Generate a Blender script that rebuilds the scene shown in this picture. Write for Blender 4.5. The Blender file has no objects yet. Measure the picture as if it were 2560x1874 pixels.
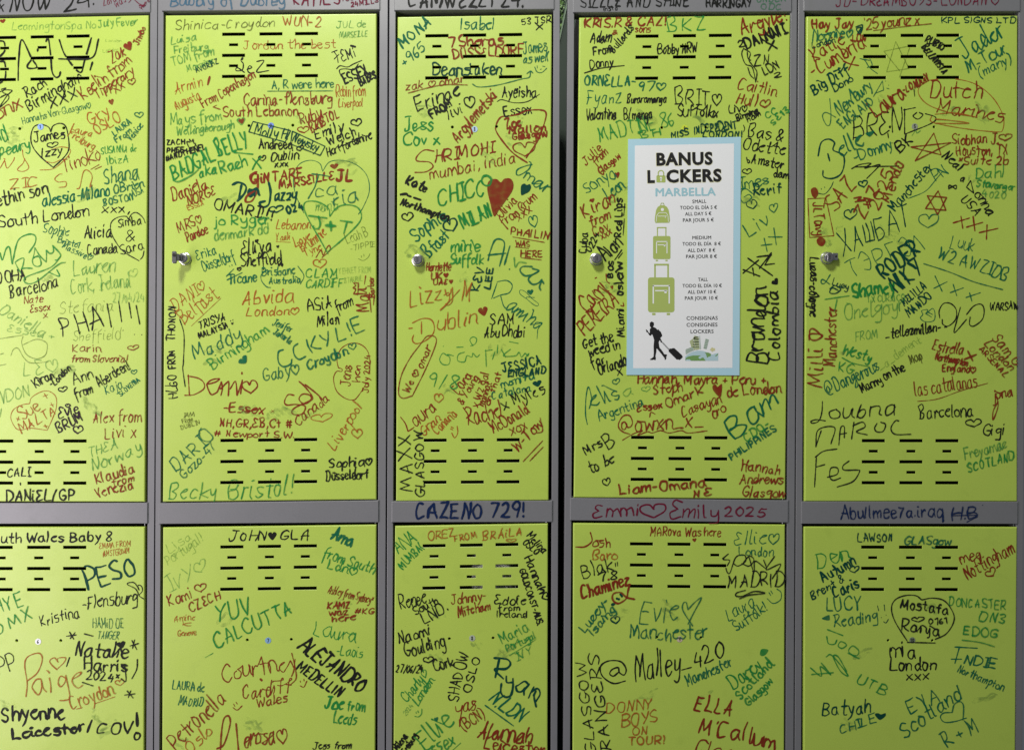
import bpy, math, random
from mathutils import Vector, noise as mnoise

# ---------------------------------------------------------------- camera, world, lights
SC = bpy.context.scene
COL = SC.collection
K = 0.0007            # metres per photograph pixel on the plane of the doors
D = 1.30              # camera distance from that plane
cam_d = bpy.data.cameras.new('camera')
cam = bpy.data.objects.new('camera', cam_d); COL.objects.link(cam)
cam.location = (0, -D, 1.3)
cam.rotation_euler = (math.radians(90), 0, 0)
cam_d.sensor_width = 36.0
cam_d.lens = 36.0 * D / (2560 * K)
cam_d.clip_start = 0.05; cam_d.clip_end = 50
SC.camera = cam
CZ = 1.3              # height of the picture centre above the floor

world = bpy.data.worlds.new("World"); SC.world = world
world.use_nodes = True
bg = world.node_tree.nodes['Background']
bg.inputs[0].default_value = (0.80, 0.88, 1.0, 1); bg.inputs[1].default_value = 0.09

def area(name, loc, target, size, power, colour, size_y=None):
    l = bpy.data.lights.new(name, 'AREA'); l.shape = 'RECTANGLE' if size_y else 'DISK'; l.size = size
    if size_y: l.size_y = size_y
    l.energy = power; l.color = colour
    o = bpy.data.objects.new(name, l); COL.objects.link(o); o.location = loc
    o.rotation_euler = (Vector(target) - Vector(loc)).to_track_quat('-Z', 'Y').to_euler()
    return o
area('ceiling_lamp', (-0.72, -1.60, 1.3+2.25), (0.6, 0, 1.75), 0.5, 65, (1.0, 0.99, 0.93))
area('tall_window', (-1.90, -1.10, 1.3-0.25), (-1.25, 0, 1.10), 0.7, 30, (1.0, 0.90, 0.96), 2.2)
area('lamp_behind_lockers', (0.10, 0.50, 3.00), (0.12, 0.80, 2.0), 0.15, 5.5, (1.0, 1.0, 0.95))
SC.view_settings.view_transform = 'Standard'
SC.view_settings.look = 'None'
SC.view_settings.exposure = 0.08
SC.view_settings.gamma = 1.0

def W(px, py, y=0.0):
    """photograph pixel -> point at depth y behind the plane of the doors"""
    s = (D + y) / D
    return Vector(((px - 1280) * K * s, y, CZ + (937 - py) * K * s))

# ---------------------------------------------------------------- materials
def srgb(r, g, b):
    f = lambda c: (c/255/12.92) if c/255 <= 0.04045 else ((c/255+0.055)/1.055)**2.4
    return (f(r), f(g), f(b), 1)
def mat(name):
    m = bpy.data.materials.new(name); m.use_nodes = True
    nt = m.node_tree; b = nt.nodes['Principled BSDF']
    return m, nt, b
def paint(name, base, vary, rough, spec=0.5, metal=0.0, bump=0.12, grain=0.09, bscale=900):
    m, nt, b = mat(name); N = nt.nodes; L = nt.links
    tc = N.new('ShaderNodeTexCoord')
    geo = N.new('ShaderNodeNewGeometry')
    def nz(scale, detail, rgh=0.5):
        n = N.new('ShaderNodeTexNoise'); n.inputs['Scale'].default_value = scale
        n.inputs['Detail'].default_value = detail; n.inputs['Roughness'].default_value = rgh
        L.new(geo.outputs['Position'], n.inputs['Vector']); return n
    big = nz(4.0, 4); mid = nz(28, 4, 0.65); fine = nz(620, 2)
    r1 = N.new('ShaderNodeMapRange'); L.new(big.outputs['Fac'], r1.inputs[0])
    r1.inputs[1].default_value = 0.35; r1.inputs[2].default_value = 0.7
    mx = N.new('ShaderNodeMixRGB'); mx.inputs[1].default_value = base; mx.inputs[2].default_value = vary
    L.new(r1.outputs[0], mx.inputs[0])
    # faint smears where old ink was wiped off
    r2 = N.new('ShaderNodeMapRange'); L.new(mid.outputs['Fac'], r2.inputs[0])
    r2.inputs[1].default_value = 0.56; r2.inputs[2].default_value = 0.8
    r2.inputs[3].default_value = 0.0; r2.inputs[4].default_value = 0.26
    mx2 = N.new('ShaderNodeMixRGB'); mx2.blend_type = 'MULTIPLY'; mx2.inputs[2].default_value = (0.62, 0.66, 0.5, 1)
    L.new(r2.outputs[0], mx2.inputs[0]); L.new(mx.outputs[0], mx2.inputs[1])
    r3 = N.new('ShaderNodeMapRange'); L.new(fine.outputs['Fac'], r3.inputs[0])
    r3.inputs[1].default_value = 0.25; r3.inputs[2].default_value = 0.75
    r3.inputs[3].default_value = 1 - grain; r3.inputs[4].default_value = 1 + grain
    mx3 = N.new('ShaderNodeMixRGB'); mx3.blend_type = 'MULTIPLY'; mx3.inputs[0].default_value = 1
    L.new(mx2.outputs[0], mx3.inputs[1]); L.new(r3.outputs[0], mx3.inputs[2])
    L.new(mx3.outputs[0], b.inputs['Base Color'])
    r4 = N.new('ShaderNodeMapRange'); L.new(mid.outputs['Fac'], r4.inputs[0])
    r4.inputs[3].default_value = rough - 0.05; r4.inputs[4].default_value = rough + 0.12
    L.new(r4.outputs[0], b.inputs['Roughness'])
    b.inputs['Metallic'].default_value = metal
    b.inputs['Specular IOR Level'].default_value = spec
    bn = nz(bscale, 2); bp = N.new('ShaderNodeBump'); bp.inputs['Strength'].default_value = bump
    bp.inputs['Distance'].default_value = 0.0006
    L.new(bn.outputs['Fac'], bp.inputs['Height'])
    dn = nz(7.0, 1); b2 = N.new('ShaderNodeBump'); b2.inputs['Strength'].default_value = 0.35; b2.inputs['Distance'].default_value = 0.005
    L.new(dn.outputs['Fac'], b2.inputs['Height']); L.new(bp.outputs[0], b2.inputs['Normal']); L.new(b2.outputs[0], b.inputs['Normal'])
    # small scuffs and specks of dirt
    sp = nz(75, 5, 0.75); r5 = N.new('ShaderNodeMapRange'); L.new(sp.outputs['Fac'], r5.inputs[0])
    r5.inputs[1].default_value = 0.70; r5.inputs[2].default_value = 0.76; r5.inputs[3].default_value = 0.0; r5.inputs[4].default_value = 0.45
    mx4 = N.new('ShaderNodeMixRGB'); mx4.blend_type = 'MULTIPLY'; mx4.inputs[2].default_value = (0.45, 0.45, 0.40, 1)
    L.new(r5.outputs[0], mx4.inputs[0]); L.new(mx3.outputs[0], mx4.inputs[1]); L.new(mx4.outputs[0], b.inputs['Base Color'])
    return m
LIME = paint('lime_powder_coat', (0.490, 0.655, 0.098, 1), (0.473, 0.640, 0.090, 1), 0.37, 0.7)
GREY = paint('grey_powder_coat', (0.205, 0.208, 0.216, 1), (0.192, 0.196, 0.204, 1), 0.37, 0.7, 0.0, 0.08, 0.05)
INNER = paint('dark_locker_interior', (0.035, 0.035, 0.035, 1), (0.03, 0.03, 0.03, 1), 0.8, 0.2)

def plain(name, col, rough=0.5, metal=0.0, spec=0.5, grain=0.0):
    m, nt, b = mat(name)
    b.inputs['Base Color'].default_value = col; b.inputs['Roughness'].default_value = rough
    b.inputs['Metallic'].default_value = metal; b.inputs['Specular IOR Level'].default_value = spec
    if grain:
        N, L = nt.nodes, nt.links
        geo = N.new('ShaderNodeNewGeometry'); n = N.new('ShaderNodeTexNoise')
        n.inputs['Scale'].default_value = 500; L.new(geo.outputs['Position'], n.inputs['Vector'])
        r = N.new('ShaderNodeMapRange'); L.new(n.outputs['Fac'], r.inputs[0])
        r.inputs[1].default_value = .25; r.inputs[2].default_value = .75
        r.inputs[3].default_value = 1 - grain; r.inputs[4].default_value = 1 + grain
        x = N.new('ShaderNodeMixRGB'); x.blend_type = 'MULTIPLY'; x.inputs[0].default_value = 1
        x.inputs[1].default_value = col; L.new(r.outputs[0], x.inputs[2]); L.new(x.outputs[0], b.inputs['Base Color'])
    return m
CHROME = plain('lock_chrome', (0.62, 0.62, 0.62, 1), 0.27, 0.95)
STEEL = plain('lock_face_steel', (0.42, 0.42, 0.42, 1), 0.35, 0.9)
BLACK = plain('black_slot', (0.006, 0.006, 0.006, 1), 0.6)

INKS = {  # name, colour, opacity
 's': ('wiped_smudge', (0.22, 0.33, 0.09, 1), 0.34), 'K': ('black', (0.012, 0.013, 0.012, 1), 0.97), 'V': ('violet_black', (0.022, 0.010, 0.022, 1), 0.95),
 'k': ('faded_brown', (0.08, 0.085, 0.018, 1), 0.72), 'D': ('dark_teal', (0.004, 0.050, 0.036, 1), 0.95),
 'T': ('teal_green', (0.008, 0.125, 0.062, 1), 0.90), 'G': ('green', (0.018, 0.225, 0.048, 1), 0.84),
 'h': ('faded_green', (0.06, 0.26, 0.06, 1), 0.66), 'g': ('pale_green', (0.11, 0.29, 0.07, 1), 0.52),
 'f': ('very_faint_green', (0.18, 0.33, 0.06, 1), 0.45), 'y': ('faint_olive', (0.10, 0.16, 0.025, 1), 0.55),
 't': ('washed_green', (0.06, 0.17, 0.10, 1), 0.7),
 'R': ('dark_red', (0.205, 0.026, 0.012, 1), 0.92), 'O': ('rust_red', (0.34, 0.092, 0.018, 1), 0.84),
 'M': ('maroon', (0.14, 0.008, 0.030, 1), 0.90), 'N': ('navy_blue', (0.006, 0.018, 0.075, 1), 0.92),
 'n': ('steel_blue', (0.05, 0.13, 0.22, 1), 0.75)}
COLOURWORD = {'K':'black','V':'dark violet','k':'faded brown','D':'dark teal','T':'teal green','G':'green','h':'faded green',
 'g':'pale green','f':'very faint green','y':'faint olive','t':'washed green','R':'dark red','O':'rust red','M':'maroon','N':'navy blue','n':'steel blue'}
INKM = {}
for kx, (nm, c, op) in INKS.items():
    m, nt, b = mat('marker_ink_' + nm); N, L = nt.nodes, nt.links
    geo = N.new('ShaderNodeNewGeometry'); n = N.new('ShaderNodeTexNoise')
    n.inputs['Scale'].default_value = 95; n.inputs['Detail'].default_value = 3
    L.new(geo.outputs['Position'], n.inputs['Vector'])
    r = N.new('ShaderNodeMapRange'); L.new(n.outputs['Fac'], r.inputs[0])
    r.inputs[1].default_value = 0.3; r.inputs[2].default_value = 0.62
    r.inputs[3].default_value = op - (0.06 if op > 0.94 else 0.26); r.inputs[4].default_value = min(1, op + 0.03)
    if kx == 's': n.inputs['Scale'].default_value = 60; r.inputs[1].default_value = 0.42; r.inputs[3].default_value = 0.0
    mc = N.new('ShaderNodeMixRGB'); mc.inputs[2].default_value = c
    mc.inputs[1].default_value = (min(1, c[0]*1.35), min(1, c[1]*1.4), c[2]*1.2, 1)
    L.new(n.outputs['Fac'], mc.inputs[0]); L.new(mc.outputs[0], b.inputs['Base Color'])
    b.inputs['Roughness'].default_value = 0.5; b.inputs['Specular IOR Level'].default_value = 0.12
    tr = N.new('ShaderNodeBsdfTransparent'); mx = N.new('ShaderNodeMixShader')
    L.new(r.outputs[0], mx.inputs[0]); L.new(tr.outputs[0], mx.inputs[1]); L.new(b.outputs[0], mx.inputs[2])
    L.new(mx.outputs[0], N['Material Output'].inputs['Surface'])
    INKM[kx] = m

# ---------------------------------------------------------------- object helpers
def tag(o, label=None, cat=None, group=None, kind=None):
    if label: o['label'] = label
    if cat: o['category'] = cat
    if group: o['group'] = group
    if kind: o['kind'] = kind
    return o
class MB:
    """collects faces (world coordinates) for ONE mesh object"""
    def __init__(self): self.v = []; self.f = []; self.mi = []; self.m = 0
    def add(self, pts, faces):
        n = len(self.v); self.v += [tuple(p) for p in pts]
        for f in faces: self.f.append([i + n for i in f]); self.mi.append(self.m)
    def quad(self, a, b, c, d): self.add([a, b, c, d], [(0, 1, 2, 3)])
    def build(self, name, mats, parent=None, smooth=False):
        me = bpy.data.meshes.new(name)
        xs, ys, zs = zip(*self.v)
        c = Vector(((min(xs)+max(xs))/2, (min(ys)+max(ys))/2, (min(zs)+max(zs))/2))
        me.from_pydata([(x-c.x, y-c.y, z-c.z) for x, y, z in self.v], [], self.f)
        for m in (mats if isinstance(mats, list) else [mats]): me.materials.append(m)
        me.polygons.foreach_set('material_index', self.mi)
        if smooth: me.polygons.foreach_set('use_smooth', [True]*len(self.f))
        me.update()
        o = bpy.data.objects.new(name, me); COL.objects.link(o)
        pc = Vector((0, 0, 0))
        if parent is not None:
            o.parent = parent; pc = parent['_c'] if '_c' in parent else Vector((0, 0, 0)); pc = CENTRE.get(parent.name, Vector())
        o.location = c - pc; CENTRE[o.name] = c
        return o
CENTRE = {}
def empty(name, loc, label, cat, group=None):
    o = bpy.data.objects.new(name, None); COL.objects.link(o); o.location = loc
    o.empty_display_size = 0.05
    CENTRE[o.name] = Vector(loc); return tag(o, label, cat, group)

def plate(mb, corners, y0, y1, bev=0.0009):
    """box whose front is the px quad corners (tl,tr,br,bl) at depth y0, back at y1, small rounded front edge"""
    def ring(inset, y):
        cx = sum(c[0] for c in corners)/4; cy = sum(c[1] for c in corners)/4
        out = []
        for (px, py) in corners:
            p = W(px, py, 0); p.x += inset*(1 if px < cx else -1); p.z += inset*(-1 if py < cy else 1); p.y = y
            out.append(p)
        return out
    rings = [ring(0, y1), ring(0, y0+bev), ring(bev*0.3, y0+bev*0.3), ring(bev, y0)]
    n = len(mb.v); 
    for r in rings: mb.v += [tuple(p) for p in r]
    for k in range(3):
        for i in range(4):
            j = (i+1) % 4; a = n+k*4
            mb.f.append([a+i, a+j, a+4+j, a+4+i]); mb.mi.append(mb.m)
    mb.f.append([n+12, n+13, n+14, n+15]); mb.mi.append(mb.m)

def lathe(mb, centre, prof, seg=32, axis_y=True):
    """profile of (radius, y offset) round the y axis through centre; y offset negative = towards the camera"""
    n = len(mb.v)
    for r, y in prof:
        for i in range(seg):
            a = 2*math.pi*i/seg
            mb.v.append((centre.x + r*math.cos(a), centre.y + y, centre.z + r*math.sin(a)))
    for k in range(len(prof)-1):
        for i in range(seg):
            j = (i+1) % seg
            mb.f.append([n+k*seg+i, n+k*seg+j, n+(k+1)*seg+j, n+(k+1)*seg+i]); mb.mi.append(mb.m)
    mb.f.append([n+(len(prof)-1)*seg+i for i in range(seg)]); mb.mi.append(mb.m)

def box(mb, c, sx, sy, sz, rot=0.0, bev=0.0):
    """small bevelled box about c, turned by rot about z"""
    cs, sn = math.cos(rot), math.sin(rot)
    def T(x, y, z): return (c.x + x*cs - y*sn, c.y + x*sn + y*cs, c.z + z)
    hx, hy, hz = sx/2, sy/2, sz/2; b = bev
    if not b:
        P = [T(x, y, z) for x in (-hx, hx) for y in (-hy, hy) for z in (-hz, hz)]
        mb.add(P, [(0,1,3,2), (4,6,7,5), (0,4,5,1), (2,3,7,6), (0,2,6,4), (1,5,7,3)]); return
    out = [(-hx+b,-hz),(hx-b,-hz),(hx,-hz+b),(hx,hz-b),(hx-b,hz),(-hx+b,hz),(-hx,hz-b),(-hx,-hz+b)]
    inn = [(x*(1-b/hx*0.6), z*(1-b/hz*0.6)) for x, z in out]
    P = [T(x, -hy, z) for x, z in inn] + [T(x, -hy+b*0.6, z) for x, z in out] + [T(x, hy, z) for x, z in out]
    F = [tuple(range(8))]
    for i in range(8):
        j = (i+1) % 8; F += [(i, j, 8+j, 8+i), (8+i, 8+j, 16+j, 16+i)]
    F.append(tuple(range(23, 15, -1)))
    mb.add(P, F)

# ---------------------------------------------------------------- single-stroke hand lettering
# each stroke is pairs x,y: x digit 0-9, y letter a=-4 .. e=0 baseline .. k=6 x-height .. o=10 cap height; capitals are sharp corners
G = {
'A':'0E3O6E 1I5I','B':'0E0O 0o3o5m3j0j 0j4j6g3e0e','C':'6m4o1m0j1f4e6g','D':'0E0O 0o3o6l6h3e0e','E':'5O0O0E5E 0J4J',
'F':'5O0O0E 0J4J','G':'6m4o1m0i1f4e6g6I3I','H':'0O0E 5O5E 0J5J','I':'0O0E','J':'4O4g3e1e0g 1O6O','K':'0O0E 5O0I5E','L':'0O0E5E',
'M':'0E1O3G6O7E','N':'0E0O5E5O','O':'3o1m0j1f3e5f6j5m3o','P':'0E0O 0o3o5m4j0i','Q':'3o1m0j1f3e5f6j5m3o 4G7D','R':'0E0O 0o3o5m4j0i 1I5E',
'S':'5m3o1n0l2j4i5g3e0f','T':'0O6O 3O3E','U':'0O0h1e3e5g5O','V':'0O3E5O','W':'0O2E4L6E8O','X':'0O5E 5O0E','Y':'0O3J 6O2E','Z':'0O5O0E5E',
'a':'4k2k0i0g1e3f4i 4k4g5e','b':'0O0E 0h1k3k4h3e1e0g','c':'4j2k0i0f2e4f','d':'4i3k1k0h1e3e4g 4O4E','e':'0h4i3k1k0h1e3e4f',
'f':'4n3o2m2E 0K4K','g':'4j3k1k0h1f3f4h 4K4c2a0b','h':'0O0E 0h2k4j4E','i':'0K0E 0m0n','j':'2K2c1a0a 2m2n','k':'0O0E 4K0H4E','l':'0O0f1e',
'm':'0K0E 0h2k3j3E 3h5k6j6E','n':'0K0E 0h2k4j4E','o':'2k0i0f2e4f4i2k','p':'0K0A 0h2k4j4g2e0f','q':'4j2k0h1e3e4g 4K4A5b','r':'0K0E 0h2k3j',
's':'4j2k0j2h4g2e0f','t':'2O2f3e4e 0K4K','u':'0K0g2e4g 4K4E','v':'0K2E4K','w':'0K1E3J5E6K','x':'0K4E 4K0E','y':'0K2F 4K2d0a','z':'0K4K0E4E',
'0':'2o0l0h2e4h4l2o','1':'0m2O2E','2':'0m2o4m3i0E5E','3':'0n3o4m1j4h3e0f','4':'2O0I5I 4L4E','5':'5O1O0j3k5h3e0f','6':'4o1l0g2e4g3i0h',
'7':'0O5O2E','8':'2j0m2o4m0g2e4g2j','9':'4l2j0l2o4m3e','!':'1O1H 1f1e','&':'5e1l2o4m0g2e5i','@':'5i4k2j2g4f5i5j6g8h9k7o3o0k0g3d7c',
'#':'1E2N 4E5N 0H6H 0K6K','-':'0I3I','_':'0E5E','.':'0f0e',',':'1f0c',"'":'0O0M','/':'0D4O','(':'2p0m0g2c',')':'0p2m2g0c','+':'0I4I 2K2G',
'*':'0N3J 3N0J 1N1J','~':'3e0i0m2n3k 3k4n6m6i3e','Á':'0E3O6E 1I5I 3p4q','ü':'0K0g2e4g 4K4E 1m1n 3m3n','Ü':'0O0h1e3e5g5O 1p1q 4p4q',
'Ш':'0O0E6E6O 3O3E','Б':'5O0O0E 0j3j5g3e0e','Э':'0m3o5j3e0f 2J5J','Г':'5O0O0E','Л':'0E2O5E','Х':'0O5E 5O0E','А':'0E3O6E 1I5I','Т':'0O6O 3O3E','Р':'0E0O 0o3o5m4j0i'}
ALT = {'a':'4j3k1j0g1e3e4h 4K4h5e','e':'0i3j4k2k0i0g2e4f','r':'0K0E0h1j3k','n':'0K0E0i1k3k4i4f5e','g':'4j2k0i1g3h4j 4K4b2a0a','y':'0K1g3g4j 4K4c2a0b',
 't':'2O2E 0K4K','s':'4k1k1i4h3e0e','E':'5n2o1m3j 3j0h1e5f','A':'0E3O5E 0H5I','R':'0E1O 0o4o5m3j1i 1i3h6E','M':'0E0O3H6O6E','N':'0E1O4E5O',
 'L':'1O0f1e5E','B':'1E0O 0o4p5m2j 2j5h4e0e','i':'0K0f1e 0n1n','d':'3i2k0h1e2e4h 4P4f5e','o':'3k1k0h1e3e4i3k1l','h':'0P0E 0i3k4i4E','l':'0P0E',
 'm':'0K0E 0i1k3i3E 3i5k6i7e','u':'0K0g1e3f4j 4K4f5e','f':'4p2o1l2A 0J4K','k':'0O0E 5K0H5E','S':'5n3o0m1j5h4e0f','O':'4o1n0i2e5e6j5n2o','I':'0O4O 2O2E 0E4E','Y':'0O2J5O 2J2E','G':'6n3o0k1f4e6h 3I7I','D':'0E1O 0o4o6k4e0e','p':'0K0A 0i2l4j3f0f','b':'0P0E 0i3j4h3e0e','C':'5n2o0j1e5f'}
def catmull(p, step):
    """smooth curve through p, resampled to about step"""
    if len(p) == 2: c = p
    else:
        closed = (p[0] - p[-1]).length < 1e-4
        q = [p[-2] if closed else p[0]*2 - p[1]] + p + [p[1] if closed else p[-1]*2 - p[-2]]
        c = []
        for i in range(1, len(q)-2):
            n = max(2, min(14, int((q[i+1]-q[i]).length/step)+1))
            for k in range(n):
                t = k/n; a, b, d, e = q[i-1], q[i], q[i+1], q[i+2]
                c.append(0.5*((2*b) + (d-a)*t + (2*a-5*b+4*d-e)*t*t + (3*b-a-3*d+e)*t*t*t))
        c.append(p[-1])
    out = [c[0]]
    for a, b in zip(c, c[1:]):
        L = (b-a).length
        if L < 1e-5: continue
        n = max(1, int(L/step))
        for k in range(1, n+1): out.append(a + (b-a)*k/n)
    return out
class Ink:
    def __init__(self, ox, oy, seed):
        self.q = []; self.ox, self.oy = ox, oy; self.rnd = random.Random(seed); self.first = None
    def P(self, x, y): return Vector((self.ox + x/3.304, self.oy + y/3.304))
    def stroke(self, pts, col, w, smooth=True):
        w /= 3.304
        if len(pts) < 2: return
        if smooth: self.q.append(('s', catmull(pts, max(1.6, w*0.6)), col, w))
        else:
            for a, b in zip(pts, pts[1:]): self.q.append(('s', catmull([a, b], max(1.6, w*0.6)), col, w))
    def fill(self, pts, col): self.q.append(('f', catmull(pts + [pts[0]], 2.5), col, 0))
    def text(self, s, x0, y0, x1, y1, h, col, w):
        R = self.rnd
        a = self.P(x0, y0); b = self.P(x1, y1); L = (b-a).length; u = (b-a)/L; nrm = Vector((u.y, -u.x)); h = h/3.304
        if s in ('^',):
            self.heart(a, u, nrm, L, h, col); return
        vert = abs(u.y) > 0.9
        adv = []; x = 0.0
        for ch in s:
            if ch == ' ': x += 3.2; adv.append((x, 0)); continue
            mxx = 6.0 if ch == '^' else max(int(c) for c in G[ch] if c.isdigit())
            mxx = max(mxx, 1.3 if ch in 'iIl!' else mxx)
            if ch.isupper(): sc = 0.92
            else: sc = 1.0
            adv.append((x, sc)); x += mxx*sc + (1.9 if ch.islower() else 2.1)
        tot = x - 2.0
        if s[-1] == ' ': tot = x
        unit = L/tot if tot > 0 else L
        if len(s) == 1: unit = L/max(1, max(int(c) for c in G[s] if c.isdigit()))
        vs = h/10.0; slant = R.uniform(-0.04, 0.2) if not vert else R.uniform(-0.05, 0.08)
        wave = R.uniform(0, 6.28)
        prev = None
        joined = R.random() < 0.45 and not s.isupper()
        fav = {c for c in ALT if R.random() < 0.5}; wild = R.uniform(0.45, 1.1) * (0.75 if len(s) > 11 else 1)
        for i, ch in enumerate(s):
            if ch == ' ': prev = None; continue
            xo, sc = adv[i]; rot = R.gauss(0, 0.06)*wild; ss = max(0.75, R.gauss(1, 0.085*wild)); by = R.gauss(0, 0.38)*wild + 0.35*math.sin(wave+i*0.9); xo += R.gauss(0, 0.22)
            if ch == '^':
                self.heart(a + u*(xo*unit) + nrm*0, u, nrm, 6*unit, h*0.85, col); continue
            strokes = (ALT[ch] if (ch in fav) != (R.random() < 0.12) and ch in ALT else G[ch]).split(' ')
            last = None
            for st in strokes:
                pts = []; seg = []
                for k in range(0, len(st), 2):
                    gx = int(st[k])*sc; cy = st[k+1]; gy = ord(cy.lower()) - 101
                    if ch == '~': gy = gy*0.85
                    gx += R.gauss(0, 0.25)*wild; gy += R.gauss(0, 0.30)*wild
                    gx2 = gx*ss + slant*gy*(vs/max(unit, 1e-6)) - rot*gy; gy2 = gy*ss + rot*gx + by
                    p = a + u*((xo + gx2)*unit) + nrm*(gy2*vs)
                    pts.append(p); seg.append(cy.isupper())
                ww = w*R.uniform(0.88, 1.12)
                cur = [pts[0]]
                if joined and prev is not None and st is strokes[0] and ch.islower() and (prev - pts[0]).length < h*0.9:
                    cur = [prev, (prev+pts[0])/2 - nrm*0.3*vs, pts[0]]
                    self.stroke(cur, col, ww*0.8); cur = [pts[0]]
                for k in range(1, len(pts)):
                    cur.append(pts[k])
                    if seg[k] and k < len(pts)-1:
                        self.softline(cur, col, ww, vs); cur = [pts[k]]
                self.softline(cur, col, ww, vs)
                last = pts[-1]
            prev = last if ch.islower() else None
    def softline(self, cur, col, w, vs):
        if len(cur) == 2:   # a hand-drawn line is never quite straight
            a, b = cur; d = b-a; n = Vector((-d.y, d.x))
            cur = [a, (a+b)/2 + n*self.rnd.gauss(0, 0.05), b]
        if w >= 12.5 and vs > 2.7:      # broad strokes were gone over twice, leaving ragged double edges
            for sgn in (-1, 1):
                q = [p + Vector((self.rnd.gauss(0, 0.08), self.rnd.gauss(0, 0.08)))*(w/3.304) + Vector((0.5, -0.3))*(sgn*w*0.17/3.304) for p in cur]
                self.stroke(q, col, w*0.72)
        else: self.stroke(cur, col, w*1.06)
    def heart(self, a, u, nrm, L, h, col):
        pts = [(3,0),(0.6,4.2),(0,7.2),(1.2,9.4),(2.6,9.0),(3,7.2),(3.5,9.1),(4.9,9.5),(6,7.3),(5.3,4.3)]
        self.fill([a + u*(x/6*L) + nrm*(y/10*h) for x, y in pts], col)

# ---------------------------------------------------------------- lockers
# corners in photograph pixels, read at the plane of the doors
CABS = [
 dict(U=[(-160,49),(371.5,38),(362,1254),(-168,1253)], L=[(-168,1317),(362,1316.5),(357,2540),(-170,2540)],
      pl=(-186,-166,-194,-172), pr=(374.5,392.5,364.5,380.5), top=(41,31), mid=(1257,1256,1309,1308), n=('1','6'), st=(676-575,), y=0),
 dict(U=[(413.5,38.5),(941.5,34),(941,1248),(406.5,1254)], L=[(407,1318),(941,1311),(934,2534),(402,2540)],
      pl=(395.5,408,384,396.5), pr=(948.5,969.5,943.5,961.5), top=(28,25), mid=(1257,1250,1309,1305), n=('2','7')),
 dict(U=[(994,42.5),(1380,36.5),(1371.5,1250),(990,1252)], L=[(987.5,1314.5),(1370,1308),(1368,2532),(979,2538)],
      pl=(973,989,965,979.5), pr=(1384,1400,1377,1393.5), top=(27,24), mid=(1252.5,1251,1305,1304), n=('3','8')),
 dict(U=[(1448.5,44),(1976,38),(1963.5,1247),(1434.5,1243)], L=[(1433,1307),(1963,1311),(1958.5,2534),(1430,2530)],
      pl=(1419.5,1436,1408.5,1425.5), pr=(1977.5,1993.5,1965,1985), top=(32,29.5), mid=(1244,1250,1300,1305.5), n=('4','9')),
 dict(U=[(2017,41),(2544.5,39),(2543.5,1253),(2011.5,1252.5)], L=[(2010.5,1316),(2543.5,1317),(2533,2540),(2008,2540)],
      pl=(1997,2012.5,1988,2004), pr=(2549,2566,2540,2557), top=(28,29), mid=(1253,1253.5,1308.5,1309), n=('5','10')),
]
LABELS = [
 'leftmost grey locker column, cut off by the photo edge, doors numbered 1 and 6',
 'second grey locker column, key tab sticking out of its upper lime door lock',
 'narrow grey locker column with a big filled red heart on its upper lime door',
 'grey locker column carrying the blue bordered price poster on its upper lime door',
 'rightmost grey locker column, upper lime door with red stars and an oval loop']
SLOTX = (-93.8, 0.0, 89.6)
def door_holes(W_, H_, lower):
    """rectangles (a0,a1,b0,b1) in door pixels from centre line and top edge"""
    rects = []
    tops = [49.0, 75.3, 101.8, 127.8, 154.3] if not lower else [50.7, 77.0, 103.6, 129.7, 156.3]
    bots = [H_-151.5, H_-125.3, H_-98.8, H_-72.6, H_-46.5]
    for rows in (tops, bots):
        for i, b in enumerate(rows):
            hw, hh = (29.3, 4.5) if i % 2 == 0 else (11.8, 3.95)
            for sx in SLOTX: rects.append((sx-hw, sx+hw, b-hh, b+hh))
    hb = 277.5 if not lower else 283.5
    return rects, [(-54.5, hb), (55.5, hb)], hb
def bil(Q, u, v):
    tl, tr, br, bl = Q
    return ((tl[0]*(1-u)+tr[0]*u)*(1-v) + (bl[0]*(1-u)+br[0]*u)*v, (tl[1]*(1-u)+tr[1]*u)*(1-v) + (bl[1]*(1-u)+br[1]*u)*v)
class Door:
    def __init__(s, Q, lower):
        s.Q = Q; s.W = (Q[1][0]-Q[0][0]+Q[2][0]-Q[3][0])/2; s.H = (Q[3][1]-Q[0][1]+Q[2][1]-Q[1][1])/2
        s.rects, s.round, s.hb = door_holes(s.W, s.H, lower)
    def px(s, a, b): return bil(s.Q, (a+s.W/2)/s.W, b/s.H)
    def at(s, a, b, y=0.0): p = W(*s.px(a, b)); p.y = y; return p
    def inv(s, px, py):
        u, v = 0.5, 0.5
        for _ in range(6):
            x, y = bil(s.Q, u, v); u += (px-x)/s.W; v += (py-y)/s.H
        return u*s.W - s.W/2, v*s.H
DOORS = []; RAILS = []
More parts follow.
